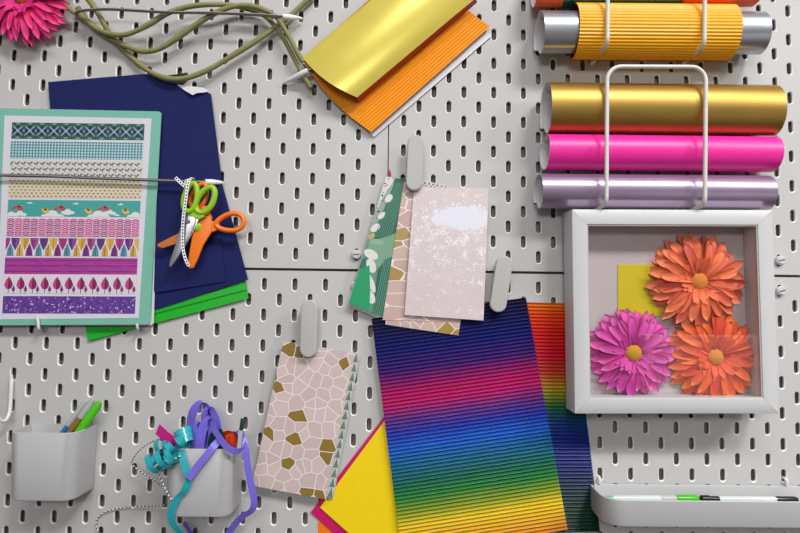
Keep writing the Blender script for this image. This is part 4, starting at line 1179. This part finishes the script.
helix('curl', P(150, 461, 52), P(160, 468, 56), 9, 8, 1.5, 7.5, M['teal'], tl, 0.8)
q = catmull([P(*a) for a in [(180, 447, 45), (182, 455, 56), (186, 470, 59), (189, 478, 58.5), (185, 490, 57), (178, 498, 56.5), (172.5, 508, 55), (171, 518, 52), (175, 527, 48), (184, 536, 44), (190, 541, 42)]], 8)
ribbon('tail', q, lambda s: Vector((1, 0.15, 0.1 + 0.8 * math.sin(s * 5))), 8.5, M['teal'], tl)
pu = thing('curling_ribbon', P(205, 445, 40), 'purple curling ribbon looping up out of the ribbon cup', 'ribbon', 'curling ribbons in the ribbon cup')
def rib(pts, w, wd, par=None, mat='purple', nm='loop'):
    return ribbon(nm, catmull([P(*a) for a in pts], 10), wd, w, M[mat], par or pu)
rib([(196, 458, 24), (191, 432, 24), (192, 415, 26), (199, 405, 28), (205, 406, 28), (211, 418, 26), (214, 440, 26), (212, 458, 24)], 13, lambda s: Vector((0.9, -0.42, 0)))
rib([(199, 456, 38), (200, 440, 38), (204, 426, 38), (210, 421, 38), (213, 432, 38), (211, 448, 36), (208, 458, 34)], 13, lambda s: Vector((0.97, -0.25, 0)))
rib([(205, 458, 30), (207, 436, 30), (206, 416, 32), (210, 411, 32), (216, 424, 34), (215, 440, 34), (205, 456, 34)], 14, lambda s: Vector((0.95, -0.3, 0.1)))
rib([(194, 458, 34), (192, 440, 34), (195, 428, 34), (199, 424, 34), (200, 436, 34), (198, 452, 34)], 10, lambda s: Vector((0.9, -0.4, 0)))
rib([(188, 479, 61.5), (196, 468, 60), (206, 456, 59), (213, 447, 56), (219, 441, 46), (214, 450, 38)], 8.5, lambda s: Vector((0.77, 0.1, -0.64)), nm='tail')
rib([(213, 428, 44), (219, 437, 52), (226, 446, 56), (234, 451, 56), (241, 450, 52), (244, 443, 46), (240, 434, 40), (232, 436, 32)], 8.0, lambda s: Vector((0.5, -0.1, 0.85)), nm='loop')
rib([(232, 436, 34), (239, 431, 42), (245, 446, 48), (247, 462, 48), (250, 480, 46), (254, 500, 42), (252, 510, 39), (243, 516, 35), (236, 523, 30), (228, 534, 24)], 8.0, lambda s: Vector((1, 0.2, 0.3 - 0.9 * max(0, min(1, (s - 0.6) * 5)))), nm='tail')
rib([(184, 522, 20), (189, 530, 18), (194, 538, 16)], 5.0, lambda s: Vector((1, 0.3, 0.4)), nm='tail')
ro = thing('ribbon_bundle', P(228, 440, 30), 'red orange ribbon bundle at the right side of the ribbon cup', 'ribbon')
rib([(221, 450, 34), (221, 441, 36), (224, 435, 40), (230, 433.5, 42), (234, 437, 43), (234, 446, 42)], 9, lambda s: Vector((0.8 - 0.5 * math.sin(s * PI), -0.5, 0.75 * math.sin(s * PI))), ro, 'redorange', 'loop')
rib([(226, 450, 38), (227, 442, 42), (229, 438, 44), (231, 444, 44), (231, 451, 40)], 13, lambda s: Vector((1, -0.2, 0.1)), ro, 'redorange', 'loop')
dk = thing('dark_ribbon_bundle', P(215, 444, 28), 'dark green ribbon bundle between the purple and orange ribbons', 'ribbon')
rib([(211, 452, 36), (212, 442, 38), (215, 434, 40), (219, 433, 42), (220, 440, 44), (219, 452, 42)], 11, lambda s: Vector((1, -0.3, 0.15)), dk, 'darkgreen', 'loop')
rib([(231, 450, 26), (233, 438, 28), (236, 434, 30), (238, 440, 30), (236, 450, 28)], 9, lambda s: Vector((1, -0.3, 0.1)), dk, 'darkgreen', 'loop')
pk = thing('pink_trim', P(168, 437, 48), 'bright pink fabric trim lying on the rim of the ribbon cup', 'trim')
rib([(157.5, 429, 48), (163, 434, 52), (169, 440, 54), (176, 444, 50), (182, 446, 44)], 14, lambda s: Vector((0.6, -0.3, 0.75)), pk, 'pinktrim', 'trim_strip')
rib([(159, 431, 47), (166, 433, 50), (173, 438, 52), (178, 442, 50)], 8, lambda s: Vector((0.3, -0.6, 0.75)), pk, 'pinktrim', 'trim_strip')
pg = thing('clothes_peg', P(239, 447, 30), 'tiny white and dark green peg at the right rim of the ribbon cup', 'peg')
prism('peg_arm', [P(x, y, 54) for x, y in [(236.5, 450), (240.5, 450), (242, 432), (238.5, 430)]], 4, M['plastic'], pg, 0.5)
prism('peg_arm', [P(x, y, 54.4) for x, y in [(239, 430), (243.0, 430), (243.5, 418.5), (240.5, 419)]], 4, M['darkgreen'], pg, 0.5)
def twine(label, pts):
    o = tube('bakers_twine', catmull([P(*a) for a in pts], 10), 0.75, M['twine'], None, seg=8); return tag(o, label, 'twine', 'black and white twine')
twine('black and white twine looping out left of the ribbon cup', [(178, 452, 50), (166, 440, 44), (154, 441, 36), (141, 449, 28), (132.5, 460, 20), (133.5, 466, 16), (143, 473, 18), (152, 479, 22), (163, 488, 34), (172, 500, 50)])
twine('black and white twine strand lying left of the cup towards the bottom edge', [(182, 455, 58), (176, 458, 60), (160, 463, 58), (159, 474, 50), (165, 488, 52), (173, 503, 54.5)])
twine('black and white twine running along the board to the bottom edge', [(166, 505, 10), (150, 506, 5), (128, 507, 3), (108, 511, 3), (98, 518, 3), (96.5, 527, 3), (101, 540, 3)])

# ------------------------------------------------------------------ tray with pens
def tray():
    zt = P(690, 484.3, 0).z; d1 = 62
    xl = P(588.8, 485, 0).x; xr = xl + 0.33
    def outline(ins=0.0, dr=0.0):
        c = [(xl / MM + ins, 1.5 + ins, 6), (xr / MM - ins, 1.5 + ins, 6), (xr / MM + 2 - ins, d1 - ins, 26), (xl / MM - 2 + ins, d1 - ins, 26)]
        out = []; n = len(c)
        for i in range(n):
            b = Vector((c[i][0], c[i][1], 0)); a = Vector((c[i - 1][0], c[i - 1][1], 0)); e = Vector((c[(i + 1) % n][0], c[(i + 1) % n][1], 0))
            ua, ue = (a - b), (e - b); L = min(c[i][2], ua.length * 0.48, ue.length * 0.48); ua.normalize(); ue.normalize()
            for q in range(7):
                t = q / 6; out.append((1 - t) ** 2 * (b + ua * L) + 2 * t * (1 - t) * b + t * t * (b + ue * L))
        return out
    root = thing('tray', Vector(((xl + xr) / 2, 0, zt - 0.0314)), 'long white plastic tray with pens at the lower right', 'tray')
    rings = [(2.6, 17.4), (2.2, 1.0), (1.7, 0.1), (0.5, 0.0), (0.0, 0.6), (0.6, 29.0), (1.3, 30.8), (3.0, 31.4)]
    V, Fc = [], []
    for ins, z in rings:
        for v in outline(ins): V.append(Vector((v.x * MM, -v.y * MM, zt - z * MM)))
    n = len(outline())
    for i in range(len(rings) - 1):
        for k in range(n): Fc.append((i * n + k, i * n + (k + 1) % n, (i + 1) * n + (k + 1) % n, (i + 1) * n + k))
    Fc.append(tuple(range(n))); Fc.append(tuple((len(rings) - 1) * n + k for k in range(n)))
    link_mesh('tray_body', V, Fc, M['cupwhite'], root, autos=40)
    for px in (598.5, 784.5):
        x = P(px, 478, 0).x
        pts = [Vector((x, 0.004, zt + 0.0085)), Vector((x, -0.0015, zt + 0.0085)), Vector((x, -0.004, zt + 0.0065)), Vector((x, -0.004, zt + 0.0015))]
        tube('hanging_hook', catmull(pts, 6), 2.0, M['whitewire'], root, 10)
    return zt
zt = tray(); pz = zt - 0.0125
def tp(px, d): return Vector((P(px, 496, d).x, -d * MM, pz))
pen('highlighter_pen', 'clear barrelled pen with bright green cap lying in the tray', tp(600, 20), tp(698, 17),
    [('tip', 0, 0.13, [(0, 1.2), (0.5, 3.6), (1, 3.8)], M['tipgreen']), ('barrel', 0.13, 0.62, [(0, 4.0), (1, 4.2)], M['clearish']), ('collar', 0.62, 0.77, [(0, 4.6), (1, 4.6)], M['plastic']), ('cap', 0.77, 1.0, [(0, 4.9), (0.9, 4.9), (1, 3.8)], M['capgreen'])], group='pens in the tray')
pen('ballpoint_pen', 'clear barrelled pen with black ends lying in the tray beside the green capped pen', tp(699, 18), tp(797, 18),
    [('cap', 0, 0.2, [(0, 2.0), (0.12, 4.8), (0.5, 4.9), (0.55, 3.8), (1, 3.8)], M['penblack']), ('barrel', 0.2, 0.78, [(0, 3.7), (1, 3.8)], M['clearish']), ('end_cap', 0.78, 1.0, [(0, 4.2), (0.9, 4.2), (1, 3.2)], M['penblack'])], group='pens in the tray')

# ------------------------------------------------------------------ light
def area(name, loc, target, sx, sy, power, col=(1, 1, 1)):
    l = bpy.data.lights.new(name, 'AREA'); l.shape = 'RECTANGLE'; l.size = sx; l.size_y = sy; l.energy = power; l.color = col
    o = bpy.data.objects.new(name, l); COL.objects.link(o); o.location = loc
    o.rotation_euler = (Vector(target) - Vector(loc)).to_track_quat('-Z', 'Y').to_euler(); return o
area('ceiling_and_fill_light', (1.35, -2.2, 2.4), (0.0, 0, -0.15), 0.9, 0.4, 58)
area('ceiling_and_fill_light', (-0.05, -1.7, 2.0), (0.0, 0, -0.2), 0.8, 0.25, 14)
area('ceiling_and_fill_light', (-0.3, -2.6, 0.7), (-0.15, 0, -0.4), 1.2, 0.4, 15)  # low front fill, added to brighten the lower half
area('ceiling_and_fill_light', (1.5, -0.9, 0.9), (1.45, -1.42, -0.4), 0.5, 0.15, 30)  # extra lamp added to light the unseen partition for its reflection
wd = bpy.data.worlds.new('world'); SC.world = wd; wd.use_nodes = True
wt = wd.node_tree; bg = wt.nodes['Background']
tc = wt.nodes.new('ShaderNodeTexCoord'); sp = wt.nodes.new('ShaderNodeSeparateXYZ'); cr = wt.nodes.new('ShaderNodeValToRGB')
wt.links.new(tc.outputs['Generated'], sp.inputs[0])
mr = wt.nodes.new('ShaderNodeMapRange'); mr.inputs[1].default_value = -1; mr.inputs[2].default_value = 1
wt.links.new(sp.outputs[2], mr.inputs[0]); wt.links.new(mr.outputs[0], cr.inputs[0])
cr.color_ramp.elements[0].position = 0.25; cr.color_ramp.elements[0].color = (0.30, 0.27, 0.25, 1)
cr.color_ramp.elements[1].position = 0.85; cr.color_ramp.elements[1].color = (0.85, 0.86, 0.88, 1)
wt.links.new(cr.outputs[0], bg.inputs[0]); bg.inputs[1].default_value = 0.28

vs = SC.view_settings
SC.display_settings.display_device = 'sRGB'
vs.view_transform = 'Standard'; vs.look = 'None'; vs.gamma = 1.0; vs.exposure = 0.08; vs.use_curve_mapping = False
SC.cycles.transparent_max_bounces = 12
